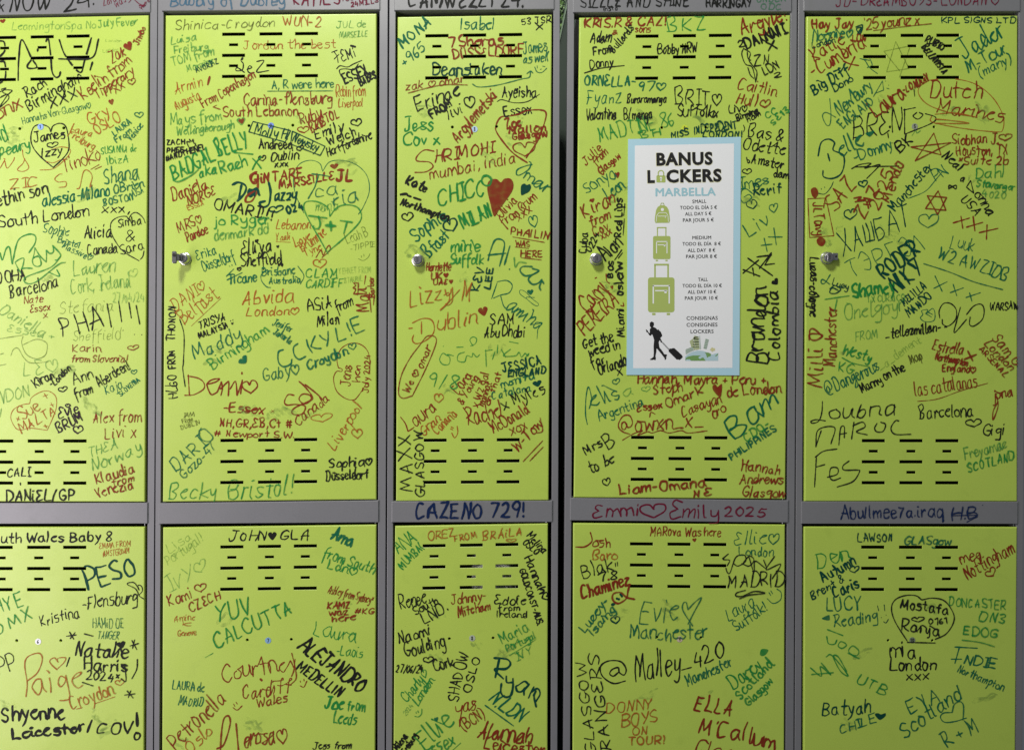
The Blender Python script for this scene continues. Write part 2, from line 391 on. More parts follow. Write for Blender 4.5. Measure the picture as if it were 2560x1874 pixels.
def make_door(Q, lower, parent):
    d = Door(Q, lower); mb = MB(); B = 3.2
    hw = d.W/2
    xs = {-hw+B, hw-B}; ys = {B, d.H-B}
    for a0, a1, b0, b1 in d.rects: xs |= {a0, a1}; ys |= {b0, b1}
    HR = 3.9
    for a, b in d.round: xs |= {a-6, a+6}; ys |= {b-6, b+6}
    xs = sorted(xs); ys = sorted(ys)
    def hole(a, b):
        for r in d.rects:
            if r[0] < a < r[1] and r[2] < b < r[3]: return True
        for (ca, cb) in d.round:
            if abs(a-ca) < 6 and abs(b-cb) < 6: return True
        return False
    idx = {}
    def vid(a, b):
        k = (a, b)
        if k not in idx: idx[k] = len(mb.v); mb.v.append(tuple(d.at(a, b)))
        return idx[k]
    for i in range(len(xs)-1):
        for j in range(len(ys)-1):
            if hole((xs[i]+xs[i+1])/2, (ys[j]+ys[j+1])/2): continue
            mb.f.append([vid(xs[i], ys[j]), vid(xs[i], ys[j+1]), vid(xs[i+1], ys[j+1]), vid(xs[i+1], ys[j])]); mb.mi.append(0)
    # pressed slot edges: chamfer then sheet thickness
    for a0, a1, b0, b1 in d.rects:
        R0 = [(a0, b0), (a1, b0), (a1, b1), (a0, b1)]; c = 0.6
        R1 = [(a0+c, b0+c), (a1-c, b0+c), (a1-c, b1-c), (a0+c, b1-c)]
        rings = [[d.at(*p) for p in R0], [d.at(*p, 0.0003) for p in R1], [d.at(*p, 0.0008) for p in R1]]
        for k in range(2):
            for i in range(4):
                j = (i+1) % 4; mb.quad(rings[k][i], rings[k][j], rings[k+1][j], rings[k+1][i])
    for ca, cb in d.round:
        seg = 24
        def sq(t):
            x, y = math.cos(t), math.sin(t); m = max(abs(x), abs(y)); return (ca + 6*x/m, cb + 6*y/m)
        ts = [2*math.pi*i/seg for i in range(seg)]
        A = [d.at(*sq(t)) for t in ts]; Bc = [d.at(ca+HR*math.cos(t), cb+HR*math.sin(t)) for t in ts]
        Cc = [d.at(ca+(HR-.4)*math.cos(t), cb+(HR-.4)*math.sin(t), 0.0022) for t in ts]
        for i in range(seg):
            j = (i+1) % seg; mb.quad(A[i], A[j], Bc[j], Bc[i]); mb.quad(Bc[i], Bc[j], Cc[j], Cc[i])
    # rolled outer edge and folded returns
    prof = [(B, 0), (2.0, 0.00012), (1.0, 0.0005), (0.3, 0.0012), (0.0, 0.0021), (0.0, 0.0065)]
    loops = []
    for ins, y in prof:
        loops.append([d.at(-hw+ins, ins, y), d.at(hw-ins, ins, y), d.at(hw-ins, d.H-ins, y), d.at(-hw+ins, d.H-ins, y)])
    for k in range(len(loops)-1):
        for i in range(4):
            j = (i+1) % 4; mb.quad(loops[k][i], loops[k][j], loops[k+1][j], loops[k+1][i])
    o = mb.build('door', LIME, parent)
    return d, o

def lock(d_obj, px, py, tab):
    c = W(px, py, 0); c.x, c.z = W(px, py).x, W(px, py).z
    mb = MB(); mb.m = 0
    lathe(mb, c, [(0.0113, -0.0001), (0.0113, -0.0016), (0.0106, -0.0028), (0.0098, -0.0032), (0.0092, -0.0100), (0.0086, -0.0112), (0.0074, -0.0116)], 36)
    mb.m = 1
    lathe(mb, c, [(0.0072, -0.0112), (0.0072, -0.0121), (0.0066, -0.0124)], 32)
    mb.m = 2
    box(mb, Vector((c.x+0.0008, c.y-0.0124, c.z)), 0.0011, 0.0006, 0.0078)
    mb.m = 0
    box(mb, Vector((c.x-0.0026, c.y-0.0126, c.z)), 0.0014, 0.0012, 0.0122, 0, 0.0003)
    lk = mb.build('lock', [CHROME, STEEL, BLACK], d_obj)
    for p in lk.data.polygons:
        if len(p.vertices) == 4 and p.material_index == 0: p.use_smooth = False
    if tab:
        t = MB(); t.m = 0
        if tab == 'left':
            cc = Vector((c.x-0.0092, c.y-0.022, c.z-0.0005))
            box(t, cc, 0.0074, 0.0045, 0.0210, 0.18, 0.0016)
            box(t, Vector((c.x-0.0050, c.y-0.0165, c.z)), 0.0050, 0.0085, 0.0120, 0.1, 0.001)
            t.m = 1; q = Vector((cc.x+0.0003, cc.y-0.0026, cc.z+0.0038))
            lathe(t, q, [(0.0027, 0.0), (0.0027, -0.0004), (0.0013, -0.0004)], 16)
        else:
            cc = Vector((c.x+0.0118, c.y-0.0068, c.z+0.0018))
            box(t, cc, 0.0105, 0.003, 0.0125, -0.12, 0.0012)
            t.m = 1; q = Vector((cc.x+0.0016, cc.y-0.0017, cc.z))
            lathe(t, q, [(0.0018, 0.0), (0.0018, -0.0003), (0.0009, -0.0003)], 12)
        t.build('lock_tab', [STEEL if tab == 'left' else CHROME, BLACK], d_obj)

STICK = [srgb(140,176,232), srgb(112,142,222), srgb(176,205,228), srgb(205,222,60), srgb(150,158,140)], \
        [srgb(240,242,245), srgb(128,170,205), srgb(178,188,165), srgb(205,190,165), srgb(128,142,118)]
cab_objs = []
for ci, c in enumerate(CABS):
    xc = (c['U'][0][0]+c['U'][1][0])/2
    base = W(xc, 2600); root = empty('locker_cabinet', (base.x, 0.02, base.z), LABELS[ci], 'locker', 'columns of lime green lockers with grey frames')
    TOP, BOT = -90, 2600
    def lin(x0, x1874, py): return x0 + (x1874-x0)*py/1874
    # side posts
    for (a0, b0, a1, b1) in (c['pl'], c['pr']):
        mb = MB(); plate(mb, [(lin(a0,a1,TOP),TOP),(lin(b0,b1,TOP),TOP),(lin(b0,b1,BOT),BOT),(lin(a0,a1,BOT),BOT)], 0.0014, 0.022, 0.0008)
        mb.build('side_post', GREY, root)
    L0 = lambda py: lin(c['pl'][1], c['pl'][3], py) - 3.5
    R0 = lambda py: lin(c['pr'][0], c['pr'][2], py) + 1.5
    # rails sit 1.6 mm in front of the posts
    tl, tr = c['top']
    mb = MB(); plate(mb, [(L0(0),TOP),(R0(0),TOP),(R0(30),tr),(L0(30),tl)], -0.0006, 0.026, 0.0010)
    r1 = mb.build('top_rail', GREY, root)
    m = c['mid']
    mb = MB(); plate(mb, [(L0(m[0]),m[0]),(R0(m[1]),m[1]),(R0(m[3]),m[3]),(L0(m[2]),m[2])], -0.0006, 0.026, 0.0010)
    r2 = mb.build('middle_rail', GREY, root)
    RAILS.append((c['pl'][0], c['pr'][1], -60, 36, r1)); RAILS.append((c['pl'][0], c['pr'][1], m[0]-1, m[2]+3, r2))
    # carcass: side, back, top, bottom and shelf sheets
    mb = MB()
    x0 = W(lin(c['pl'][0],c['pl'][2],900), 0).x + (0.036 if ci == 3 else 0.0015); x1 = W(lin(c['pr'][1],c['pr'][3],900), 0).x - 0.0015
    z0 = W(0, BOT).z; z1 = W(0, TOP).z; zm = W(0, 1282).z
    yf, yb = 0.0235, 0.46
    for xx, dx in ((x0, 0.001), (x1-0.001, 0.001)):
        mb.m = 0; box(mb, Vector((xx+dx/2, (yf+yb)/2, (z0+z1)/2)), dx, yb-yf, z1-z0)
    box(mb, Vector(((x0+x1)/2, yb, (z0+z1)/2)), x1-x0-0.003, 0.001, z1-z0-0.002)
    for zz in (z0+0.002, zm, z1-0.002): box(mb, Vector(((x0+x1)/2, (0.028+yb)/2, zz)), x1-x0-0.003, yb-0.03, 0.001)
    mb.build('carcass', INNER, root)
    for k, key in enumerate('UL'):
        d, o = make_door(c[key], k == 1, root)
        DOORS.append((d, o, ci, k))
        # hinge pins at the right corners
        for b in ((d.H+3.6, ) if k == 0 else (-3.6,)):
            p = d.at(d.W/2-4, b, 0.006); mb = MB()
            n = 10; r = 0.0011
            pts = [(p.x+r*math.cos(6.283*i/n), p.y+r*math.sin(6.283*i/n), p.z+s*0.0024) for s in (-1, 1) for i in range(n)]
            mb.add(pts, [(i, (i+1) % n, n+(i+1) % n, n+i) for i in range(n)] + [tuple(range(n)), tuple(range(2*n-1, n-1, -1))])
            mb.build('hinge_pin', CHROME, o)
    cab_objs.append(root)
LK = {1: (463.5, 647.5, 'left'), 2: (1045.5, 651.5, None), 3: (1489.6, 648.5, None), 4: (2066, 645.5, 'right')}
for d, o, ci, k in DOORS:
    if k == 0 and ci in LK: lock(o, *LK[ci])

# number stickers (round disc with its printed number)
for d, o, ci, k in DOORS:
    num = CABS[ci]['n'][k]
    x, y = {(0,0):(101.5,317.5),(1,0):(677.5,314.5),(2,0):(1186.5,323.5),(3,0):(1711.5,320.5),(4,0):(2286.5,316.5),
            (0,1):(95.5,1602.5),(1,1):(670.2,1599.8),(2,1):(1180.5,1594),(3,1):(1699,1596.5),(4,1):(2280.5,1599)}[(ci, k)]
    c = W(x, y); mb = MB(); r = 7.6*K
    n = 28; mb.add([(c.x+r*math.cos(6.283185*i/n), -0.00045, c.z+r*math.sin(6.283185*i/n)) for i in range(n)] +
                   [(c.x+r*math.cos(6.283185*i/n), -0.0001, c.z+r*math.sin(6.283185*i/n)) for i in range(n)],
                   [tuple(range(n))] + [(i, (i+1) % n, n+(i+1) % n, n+i) for i in range(n)])
    mb.m = 1
    q = Ink(0, 0, ci*7+k)
    hh = 8.2; wd = 4.2*len(num)
    tmp = []
    for i, ch in enumerate(num):
        for st in G[ch].split(' '):
            pts = [Vector((x - wd/2 + i*4.6 + int(st[j])*0.72 + (0.3 if len(num) == 1 else 0), y + 4.1 - (ord(st[j+1].lower())-101)*0.82)) for j in range(0, len(st), 2)]
            tmp.append(catmull(pts, 1.2))
    for line in tmp:
        for a, b in zip(line, line[1:]):
            dd = (b-a)
            if dd.length < 1e-4: continue
            nn = Vector((-dd.y, dd.x)).normalized()*0.75; e = dd.normalized()*0.4
            P = [W(*(a-e+nn)), W(*(b+e+nn)), W(*(b+e-nn)), W(*(a-e-nn))]
            for p in P: p.y = -0.0006 - 0.000004*len(mb.f)
            mb.quad(*P)
    sm = plain('sticker_paper', STICK[k][ci], 0.5)
    mb.build('number_sticker', [sm, BLACK], o)

# ---------------------------------------------------------------- the handwriting
def host_of(x, y):
    for x0, x1, y0, y1, o in RAILS:
        if x0-2 <= x <= x1+2 and y0 <= y <= y1: return o, None, -0.0006
    for d, o, ci, k in DOORS:
        a, b = d.inv(x, y)
        if abs(a) <= d.W/2+6 and -8 <= b <= d.H+8: return o, d, 0.0
    return None, None, 0
zc = [0]
def emit(ink, serial, name, label):
    pts0 = [p for q in ink.q for p in q[1]]
    if not pts0: return
    cx = sum(p.x for p in pts0)/len(pts0); cy = sum(p.y for p in pts0)/len(pts0)
    if max(p.x for p in pts0) < -6 or min(p.x for p in pts0) > 2566 or min(p.y for p in pts0) > 1880: return
    host, d, y0 = host_of(cx, cy)
    if host is None: return
    cols = []
    for q in ink.q:
        if q[2] not in cols: cols.append(q[2])
    mb = MB(); base = y0 - 0.00012 - (serial % 9)*0.00006; z = [0.0]
    if d:
        x_lo, x_hi = -d.W/2+0.8, d.W/2-0.8
        def inside(p):
            a, b = d.inv(p.x, p.y)
            if not (x_lo < a < x_hi and 0.8 < b < d.H-0.8): return False
            if b < 170 or b > d.H-170:
                for r in d.rects:
                    if r[0]+0.3 < a < r[1]-0.3 and r[2]+0.3 < b < r[3]-0.3: return False
            return not any((a-ca)**2+(b-cb)**2 < 14 for ca, cb in d.round)
    else: inside = lambda p: True
    def w3(p, dz): v = W(p.x, p.y); v.y = base - z[0] - dz; return v
    for kind, line, col, w in ink.q:
        mb.m = cols.index(col)
        if kind == 'f':
            n = len(line)-1; c = sum(line[:n], Vector((0, 0)))/n
            V = [w3(p, 0) for p in line[:n]]
            mb.add([w3(Vector((p.x, p.y)), 0) for p in line[:n]], [tuple(range(n))]); z[0] += 0.00002; continue
        ph = ink.rnd.uniform(0, 9); N = len(line)
        lft, rgt = [], []
        for i, p in enumerate(line):
            t = (line[min(i+1, N-1)] - line[max(i-1, 0)])
            if t.length < 1e-6: t = Vector((1, 0))
            t.normalize(); nn = Vector((-t.y, t.x))
            e = min(i, N-1-i)
            ww = w*0.5*(1 + 0.20*math.sin(ph + i*0.23) + 0.10*math.sin(ph*3+i*0.9))*(0.8 if e == 0 else 1.04)
            lft.append(p + nn*ww); rgt.append(p - nn*ww)
        for i in range(N-1):
            if not inside((line[i]+line[i+1])/2): continue
            dz0 = i*1.2e-6
            mb.quad(w3(lft[i], dz0), w3(lft[i+1], dz0+1.2e-6), w3(rgt[i+1], dz0+1.2e-6), w3(rgt[i], dz0))
        # round ends
        for (i, j) in ((0, 1), (N-1, N-2)):
            if not inside(line[i]) or (line[i]-line[j]).length < 1e-6: continue
            t = (line[i]-line[j]).normalized(); nn = Vector((-t.y, t.x)); r = w*0.41; dz = 0 if i == 0 else (N-1)*1.2e-6
            arc = [line[i] + nn*(r*math.cos(a)) + t*(r*math.sin(a)) for a in (0, 0.63, 1.26, 1.88, 2.51, 3.1416)]
            mb.add([w3(p, dz) for p in arc], [tuple(range(6))])
        z[0] += N*1.2e-6 + 2e-6
        if z[0] > 0.0004: z[0] = 0.0
    if not mb.f: return
    o = mb.build(name, [INKM[c] for c in cols], host)
    tag(o, label)
DATA = r'''
@0 0
&NOW;-40 100 430 85 150;K 14
+24.;530 100 780 40 130;K 14
Zara;860 55 965 15 60;M 5
+was;960 60 1045 15 60;M 5
+>M 6;1065 25 1100 -5 1150 35 1190 50;1150 50 1190 50 1200 20
+here;1180 80 1240 10 28;M 4
LeamingtonSpa No;100 250 790 235 62;g 7
+July Fever;815 222 1130 205 60;h 8
^;0 197 50 190 34;R 4
>K 13;150 665 155 500 180 330 260 480 303 545 290 565 235 565 228 540 265 490;380 345 400 320 420 470 430 590 460 640 490 630 500 595;310 425 320 400 365 385;490 330 540 460 660 600 700 500 755 315;485 488 600 490 765 475 815 325;765 515 745 580;0 340 35 350 40 420 0 470;0 510 40 520 45 640 0 690
Rach;225 805 395 705 88;K 9
+Birmingham;240 918 680 670 92;K 9
+xxx;420 905 640 795 135;K 9
Keelin from;690 815 1090 525 95;R 8
+Tipperary;800 822 1110 605 72;R 8
+xx;960 770 1030 725 75;R 7
+~;1070 712 1130 695 62;R 8
Zak;930 527 1040 455 88;R 8
+^;1045 435 1112 400 75;R 4
+Jimbo;1145 375 1205 235 50;R 8
^;905 875 950 862 52;R 5
London;850 437 980 425 32;f 4
+London;870 345 1000 350 20;f 3
Hannahs Von-Glasgow~;190 1025 750 890 58;T 5
>K 9;420 1090 400 1050 340 1030 280 1050 255 1130 270 1210 330 1290 440 1385;420 1090 440 1040 500 1020 545 1050 567 1150 567 1240 520 1310 440 1385
+James;285 1180 535 1140 80;K 9
+~;385 1225 460 1215 52;K 8
+Izzy;345 1300 515 1272 70;K 9
Gry;745 1030 910 945 98;O 9
+OSLO;800 1110 1000 1000 88;O 9
Laura;580 1085 750 1142 62;O 7
+Freiburg;560 1125 768 1240 62;O 7
LAURA;950 1125 1090 1015 50;T 8
+From;965 1180 1080 1095 48;T 8
+Venice;1080 1170 1185 1040 52;T 8
+~;1120 975 1180 970 48;T 8
onx;-20 990 190 885 120;R 10
>K 7;0 760 40 745 100 750 60 790 0 880;0 890 70 820 60 780 0 810;10 740 50 730 20 760 50 780 10 800
nd;-20 1178 65 1155 130;G 12
+peary;0 1290 245 1225 90;G 12
>O 7;0 1392 40 1320 30 1310;40 1330 60 1390 110 1330 120 1300;185 1240 195 1300 238 1380 200 1415 150 1410 150 1390 190 1350 205 1310
Tinoko;530 1430 835 1315 120;R 8
+>R 7;750 1400 820 1360;785 1400 840 1375
>O 6;330 1405 420 1400 480 1370 570 1280 575 1230 500 1215 420 1240;380 1335 440 1345 500 1320
SUSANNA de;835 1272 1125 1250 58;G 7
+IbizA;885 1352 1065 1338 62;G 7
Shana;865 1522 1140 1475 125;T 9
+OBrien;942 1602 1190 1545 70;T 9
+BOSTON;855 1702 1105 1652 55;T 9
+USA;1120 1627 1190 1585 62;T 7
ZIC;80 1562 330 1535 78;O 7
S;490 1555 565 1525 120;O 7
+>O 7;635 1560 660 1545 690 1420 730 1410 762 1460 742 1545 762 1530
@0 450
ethin son;-25 215 392 108 105;K 10
alessia-Milano;355 218 905 130 98;T 15
South London;0 398 735 292 98;K 10
+xxx,;840 275 1070 268 78;K 8
Sophie;350 434 565 468 78;T 7
+Bristol;478 512 650 562 46;T 7
+Massive~;510 560 745 665 52;T 7
Alicia;695 477 915 477 92;K 10
+Canada;725 612 970 602 82;K 8
>K 7;1060 325 1040 300 970 310 920 350 915 420 950 500 1020 590 1150 668;1060 325 1090 280 1130 270 1180 310 1200 355;1190 585 1180 630 1160 655
+Simba;975 388 1168 362 68;K 7
+&;1040 502 1110 502 88;K 7
+Sara;1000 612 1190 572 82;K 7
>G 11;0 600 20 660 50 570 80 560 100 690 110 650 150 500 230 450 290 460 290 520 240 600
Roly;190 790 480 600 120;G 9
+>G 9;500 630 420 720 220 800 215 850 300 840 480 700 540 680;400 760 490 795 470 740
DOHA;-30 852 225 822 92;K 9
+Barcelona;85 975 480 885 105;K 8
Lauren;615 792 935 748 112;h 7
+~;1070 800 1145 785 80;g 6
+Cork, Ireland;590 938 1070 882 112;h 6
+27/04/24;935 1010 1190 1002 75;g 6
Nate;200 1022 350 1012 62;R 7
+Essex;250 1097 415 1072 62;R 7
+x;360 1138 400 1132 70;R 6
Stefania;490 1105 930 1078 100;y 5
+Sheffield;600 1322 985 1312 82;y 5
PHA;520 1292 870 1222 170;K 10
+|K 9;885 1020 920 1215;980 1000 1005 1170;1065 1010 1085 1140;1125 1035 1155 1190
+>K 8;1015 1243 1018 1240;1110 1275 1112 1274;1170 1278 1173 1276
Daniella;-10 1090 345 1300 90;g 10
+Essex +;60 1245 440 1320 58;g 7
>y 7;190 1290 180 1350 220 1440 300 1475 370 1450 390 1390 380 1340 300 1315 190 1360;0 1440 30 1430;0 1530 50 1520;90 1450 110 1400 150 1390 200 1470 260 1510 400 1500;0 1310 190 1280
LE~;195 1628 480 1580 130;g 8
Karin;600 1418 830 1418 62;R 7
+from Slovenia!;590 1502 1050 1502 58;R 7
+~;1060 1412 1140 1402 50;R 7
@0 900
Kiran;300 228 452 142 78;K 9
+-London;430 225 590 80 62;K 9
+~;490 272 555 257 52;K 9
Ann;615 208 775 145 92;K 8
+from;630 322 768 262 82;K 8
+Aberdeen!;820 218 1078 70 82;K 8
Kaja;875 278 1018 228 72;T 7
+SLOVENIA;1000 297 1158 172 40;T 7
+~;1090 117 1135 112 46;T 7
NDON;-5 362 242 290 92;g 9
+>g 9;12 400 0 470
>O 6;245 358 180 370 110 410 90 480 130 560 180 575 250 560 390 578;245 358 260 310 330 265 400 255 460 300 465 390 430 490 390 578
+Sue;190 497 342 410 102;O 8
+MALTA;180 608 462 442 78;O 8
+|O 6;355 300 395 285;365 275 390 315;415 370 445 365;420 350 440 385;135 480 165 490;145 500 155 465;360 545 395 545;370 530 385 560
Evie;485 472 652 432 88;V 10
+~;545 392 582 387 42;V 8
+BRUM;480 597 692 492 80;V 11
+~;612 607 690 602 85;V 9
Alex from;770 517 1155 502 88;R 8
+Livi x;865 647 1115 637 92;R 8
THEA;740 800 968 730 78;h 8
+Norway;765 907 1168 765 92;h 10
Klaudia;800 1022 1110 922 82;R 10
+from;930 1042 1108 990 58;R 8
+Venezia;805 1137 1102 1052 76;R 10
CALI;60 962 240 957 72;K 9
+>K 8;168 1010 170 1030
DANiEL/GP;55 1162 615 1150 90;K 12
outh Wales Baby 8;-50 1507 920 1490 78;K 12
EMMA FROM;820 1557 1078 1532 46;O 5
+AMSTERDAM;855 1622 1068 1590 46;O 5
@0 1374
PESO;730 322 1140 195 155;D 20
Kristina;345 627 655 547 88;K 7
+-Flensburg;680 492 1130 430 98;K 8
+>K 7;1150 375 1120 320 1055 285 1060 270 1110 270 1150 330;1190 405 1150 375 1175 340 1170 300 1140 290 1150 330
HYE;-10 522 192 450 112;G 10
+OMX;-20 702 270 562 92;G 10
HAMiD DE;770 642 1022 642 78;T 5
+TANGER;805 732 975 735 62;T 5
Natalie;625 868 1050 890 112;K 16
+^;975 818 1045 800 58;K 5
+Harris;700 980 1050 1012 98;K 14
+2024*;710 1067 975 1082 66;K 10
+>K 9;550 710 630 700;575 675 610 735;620 680 580 730;695 690 770 710;1075 790 1145 770;1090 745 1130 820;1112 740 1095 810;1135 900 1130 980 1090 1060;1000 1060 1040 1080 1030 960 1000 940;680 1090 770 1120;1030 1195 1115 1185;1050 1160 1100 1220;1080 1160 1060 1215;575 885 550 960
>O 10;215 1210 225 1100 205 950 230 880 320 850 350 900 310 1010 225 1080
+aige;285 1202 680 1120 200;O 9
+~;420 992 540 972 120;O 8
+Croydon;600 1312 945 1192 112;O 9
+>O 6;630 1312 680 1300;780 1268 950 1210
+~;960 1122 1025 1112 56;O 7
PP;5 1030 140 990 135;K 7
Shyenne;25 1412 530 1392 125;K 19
+Leicester/;110 1562 770 1492 82;K 19
+COV;800 1512 1085 1522 92;K 19
+|K 24;1130 1345 1135 1450
+o;1105 1557 1150 1557 78;K 14
@0 450
HUGO;1465 1792 1455 1612 72;K 9
+FROM;1452 1552 1440 1400 58;K 9
+THONON;1440 1328 1450 1045 58;K 9
+>K 8;1485 1150 1520 1280 1515 1500 1510 1560 1530 1705
@460 0
Bubbly of Dubley;-110 52 830 40 80;n 12
KATIE'S;910 45 1290 40 95;M 15
+24MILLS;1380 62 1605 22 42;M 9
+too;1300 12 1400 5 34;M 6
Shinica-Croydon;-70 248 745 222 78;k 7
WUN-2;820 218 1130 218 78;O 9
JUL de;1260 232 1500 222 52;h 6
+MARSEILLE;1285 317 1515 300 46;h 6
Luisa;-110 368 102 332 62;h 8
+Freiburg;-80 442 200 412 62;h 8
TOM from;-95 547 245 450 68;h 8
+Morzine;30 592 245 525 52;h 7
+AVORIAZ;105 602 285 525 42;D 6
Jordan the best;490 407 1250 397 68;O 7
>K 9;490 470 470 500 490 530 480 580 430 585 440 560 500 600;520 575 560 560 540 545 525 580 545 605 580 600;600 510 660 505 600 595 700 585
+|K 18;485 465 480 493
TEMi;1250 527 1430 472 92;K 8
+|K 22;1380 380 1412 388
+>K 7;1240 490 1280 450;1260 570 1290 545 1350 555 1400 530 1470 500;1290 615 1285 580 1330 570 1400 575 1440 530
ESSEX;1330 692 1522 612 82;K 13
+BABES;1460 707 1590 642 60;K 14
Armin;-70 787 155 707 92;O 7
+Augusta;-60 907 140 817 82;O 7
+|R 16;213 635 197 700
From Copenhagen;165 892 590 642 76;R 8
A, R were here;725 737 1235 722 72;T 8
+>T 6;690 755 1230 752
Carina-flensburg;495 872 1220 857 98;R 9
+>R 7;240 885 300 905;240 885 270 870
South Lebanon;325 967 940 952 82;R 9
Robin from;1260 802 1495 792 88;O 7
+Liverpool;1280 887 1475 882 68;O 7
Ruby;965 1032 1140 972 98;R 11
+BRISTOL;1055 1097 1280 965 76;R 11
+~;950 1102 1030 1092 62;R 9
^;440 1042 515 1032 68;h 5
+^;455 1030 505 1020 46;R 4
Mays from;-110 1032 310 992 82;h 10
+Wellingborough;-60 1122 415 1062 68;h 10
Emily;1090 1152 1320 1075 82;K 10
+Welch;1200 1202 1420 1115 76;K 9
+Hertfordshire;1190 1292 1550 1142 66;K 9
+~;1395 1052 1475 1035 76;K 9
|D 8;570 1005 880 1080 835 1175 535 1090 570 1005;895 1085 1165 1210 1125 1285 880 1190 895 1085
+Molly H.;580 1112 850 1160 88;D 8
+Newsky;895 1170 1098 1252 76;D 8
Andreea;620 1232 895 1227 78;K 9
+Dublin;720 1327 940 1317 78;K 9
+~;620 1332 675 1322 52;K 8
+~;940 1252 985 1242 46;K 8
+xxx;750 1382 860 1377 55;K 9
ZACH;-140 1197 5 1192 40;K 9
+PHEE;-140 1262 0 1257 40;K 9
+#ANDTHENEL;-145 1332 180 1232 46;K 9
+>K 7;30 1195 25 1170 50 1175 45 1150 65 1170 75 1150 80 1180 95 1190 80 1225 50 1225 30 1195
BADGAL;-80 1485 260 1320 120;G 16
+BELLY;290 1290 540 1220 140;G 17
+>G 12;-90 1490 -40 1500 60 1450 120 1400;410 1260 570 1275
+aka;130 1467 270 1432 90;G 13
+Rach;310 1432 520 1372 92;G 13
+X;560 1402 650 1392 100;G 15
GiNTARE;560 1520 980 1465 80;R 14
+>R 16;600 1420 550 1450 560 1500 610 1490 610 1440 610 1530 600 1590 560 1660 510 1665 520 1620 580 1580
+MARSEILLE;790 1562 1240 1482 66;R 13
+JL;1260 1492 1390 1492 88;R 18
+^;1210 1402 1280 1392 46;R 5
>T 6;1145 1415 1120 1350 1040 1325 950 1360 905 1460 920 1600 990 1760;1145 1415 1200 1340 1300 1325 1420 1360 1510 1450 1530 1580 1480 1710 1440 1770
Daniela;-90 1662 190 1562 100;R 10
+NORGE;40 1702 260 1602 76;R 10
+ESSEX;35 1737 165 1692 42;O 6
@460 450
>D 18;400 40 450 20 510 50 500 110 440 175;475 40 450 170;700 20 715 100 700 200 650 225 625 190 670 175
+on;535 132 610 122 85;D 18
+azzy;750 172 920 162 98;D 16
+~;715 277 810 262 62;D 14
+024;855 277 990 252 62;D 16
OMARI!!!;240 232 720 332 88;K 11
jo Ryger;245 372 710 362 82;G 11
+denmark dd;250 502 690 442 82;h 11
MRS~;-40 432 155 352 88;R 8
+Pardoe;30 517 195 432 76;R 9
|T 10;1055 -50 1140 -40 1200 -28;1110 -35 1080 60 1025 155
+ca;1090 142 1260 137 115;T 8
+ria;1240 217 1425 172 115;T 9
+maria;1085 262 1270 247 82;h 6
>G 10;1205 300 1190 230 1100 180 1010 180 990 230 1030 330 1100 450 1190 610;1205 300 1260 230 1340 205 1430 225 1465 290 1440 360 1320 480 1190 590
+|G 13;1030 295 1180 315;1290 335 1390 350;1345 350 1320 440
+>G 14;1110 300 1125 360 1110 400 1080 400 1070 380
+|G 22;1170 375 1250 380;1210 345 1215 415
Lebanon;760 407 1040 402 78;O 8
+Yaali;760 502 875 492 58;O 6
+>O 5;760 510 880 515
+Love;920 552 1050 492 78;O 8
+Brummie;980 592 1185 455 82;O 8
+Tyne;1000 632 1140 572 62;O 7
+>R 9;1090 640 1130 580 1150 620 1180 560 1200 540 1205 580 1140 640
+~;1065 732 1160 722 86;O 8
Leah B;1350 527 1530 462 88;y 6
+-TIPPIE;1375 587 1580 547 46;y 5
+>y 6;1440 650 1480 665 1520 640 1535 610;1465 625 1466 640;1485 612 1487 630
Erika;110 662 270 607 82;T 8
+Düsseldorf;165 752 425 662 86;T 8
Elliya;475 612 720 592 115;K 10
+Sheffield;475 712 800 692 98;K 10
+^;590 520 620 515 30;K 4
+^;765 565 790 560 25;K 4
+~;445 750 475 745 35;K 8
+^;800 720 825 715 30;K 4
Ticane;370 862 600 832 78;T 11
+>T 9;350 795 410 735;355 825 480 765;375 710 377 714;395 700 397 706
>T 7;690 740 640 780 640 830 680 880 715 888;940 710 990 790 960 860
+Brisbane;650 792 915 772 68;T 9
+Australia;705 857 960 847 52;T 8
CLAM;1005 807 1270 802 76;G 9
+CARDIFF;1005 887 1310 882 66;G 9
YEHNET FROM;1280 772 1545 762 46;f 5
+ISTANBUL;1320 852 1470 832 42;f 5
Mali;1530 1082 1510 890 95;R 10
+Barber;1572 970 1562 800 42;R 9
+|R 8;1440 850 1435 945 1400 940 1420 905 1395 890 1420 870 1400 850 1440 850;1500 790 1490 860;1530 930 1545 1090;1570 965 1565 1030
Abvida;480 1027 895 1007 105;O 11
+London~;515 1122 945 1112 72;O 9
ASiA;1025 1087 1225 1052 98;K 11
+from;1265 1092 1390 1027 78;K 9
+Milan;1105 1212 1280 1187 88;K 10
DANI~;-70 1087 185 890 98;O 7
+Belfast;0 1182 290 967 112;O 8
+>O 4;60 1205 305 975
TRISYA;125 1227 345 1157 62;K 9
+MALAYSIA;130 1307 365 1217 46;K 9
+>K 8;390 1180 400 1190 405 1175;385 1165 386 1160;403 1158 404 1153
Maddy;90 1477 470 1312 112;T 10
+Birmingham;240 1562 700 1260 88;G 9
+^;480 1540 545 1480 62;T 4
Jenifer;725 1195 880 1252 58;T 8
+Jakarta;735 1265 875 1352 52;T 8
>T 13;820 1400 780 1420 780 1500 820 1540 880 1520 890 1480;940 1350 905 1380 910 1440 950 1480 1005 1455
KYL!E;1060 1422 1490 1242 118;T 11
+Croydon;1030 1567 1350 1442 78;T 13
+~;1365 1402 1420 1390 62;T 8
Gaby~;660 1655 950 1605 100;T 8
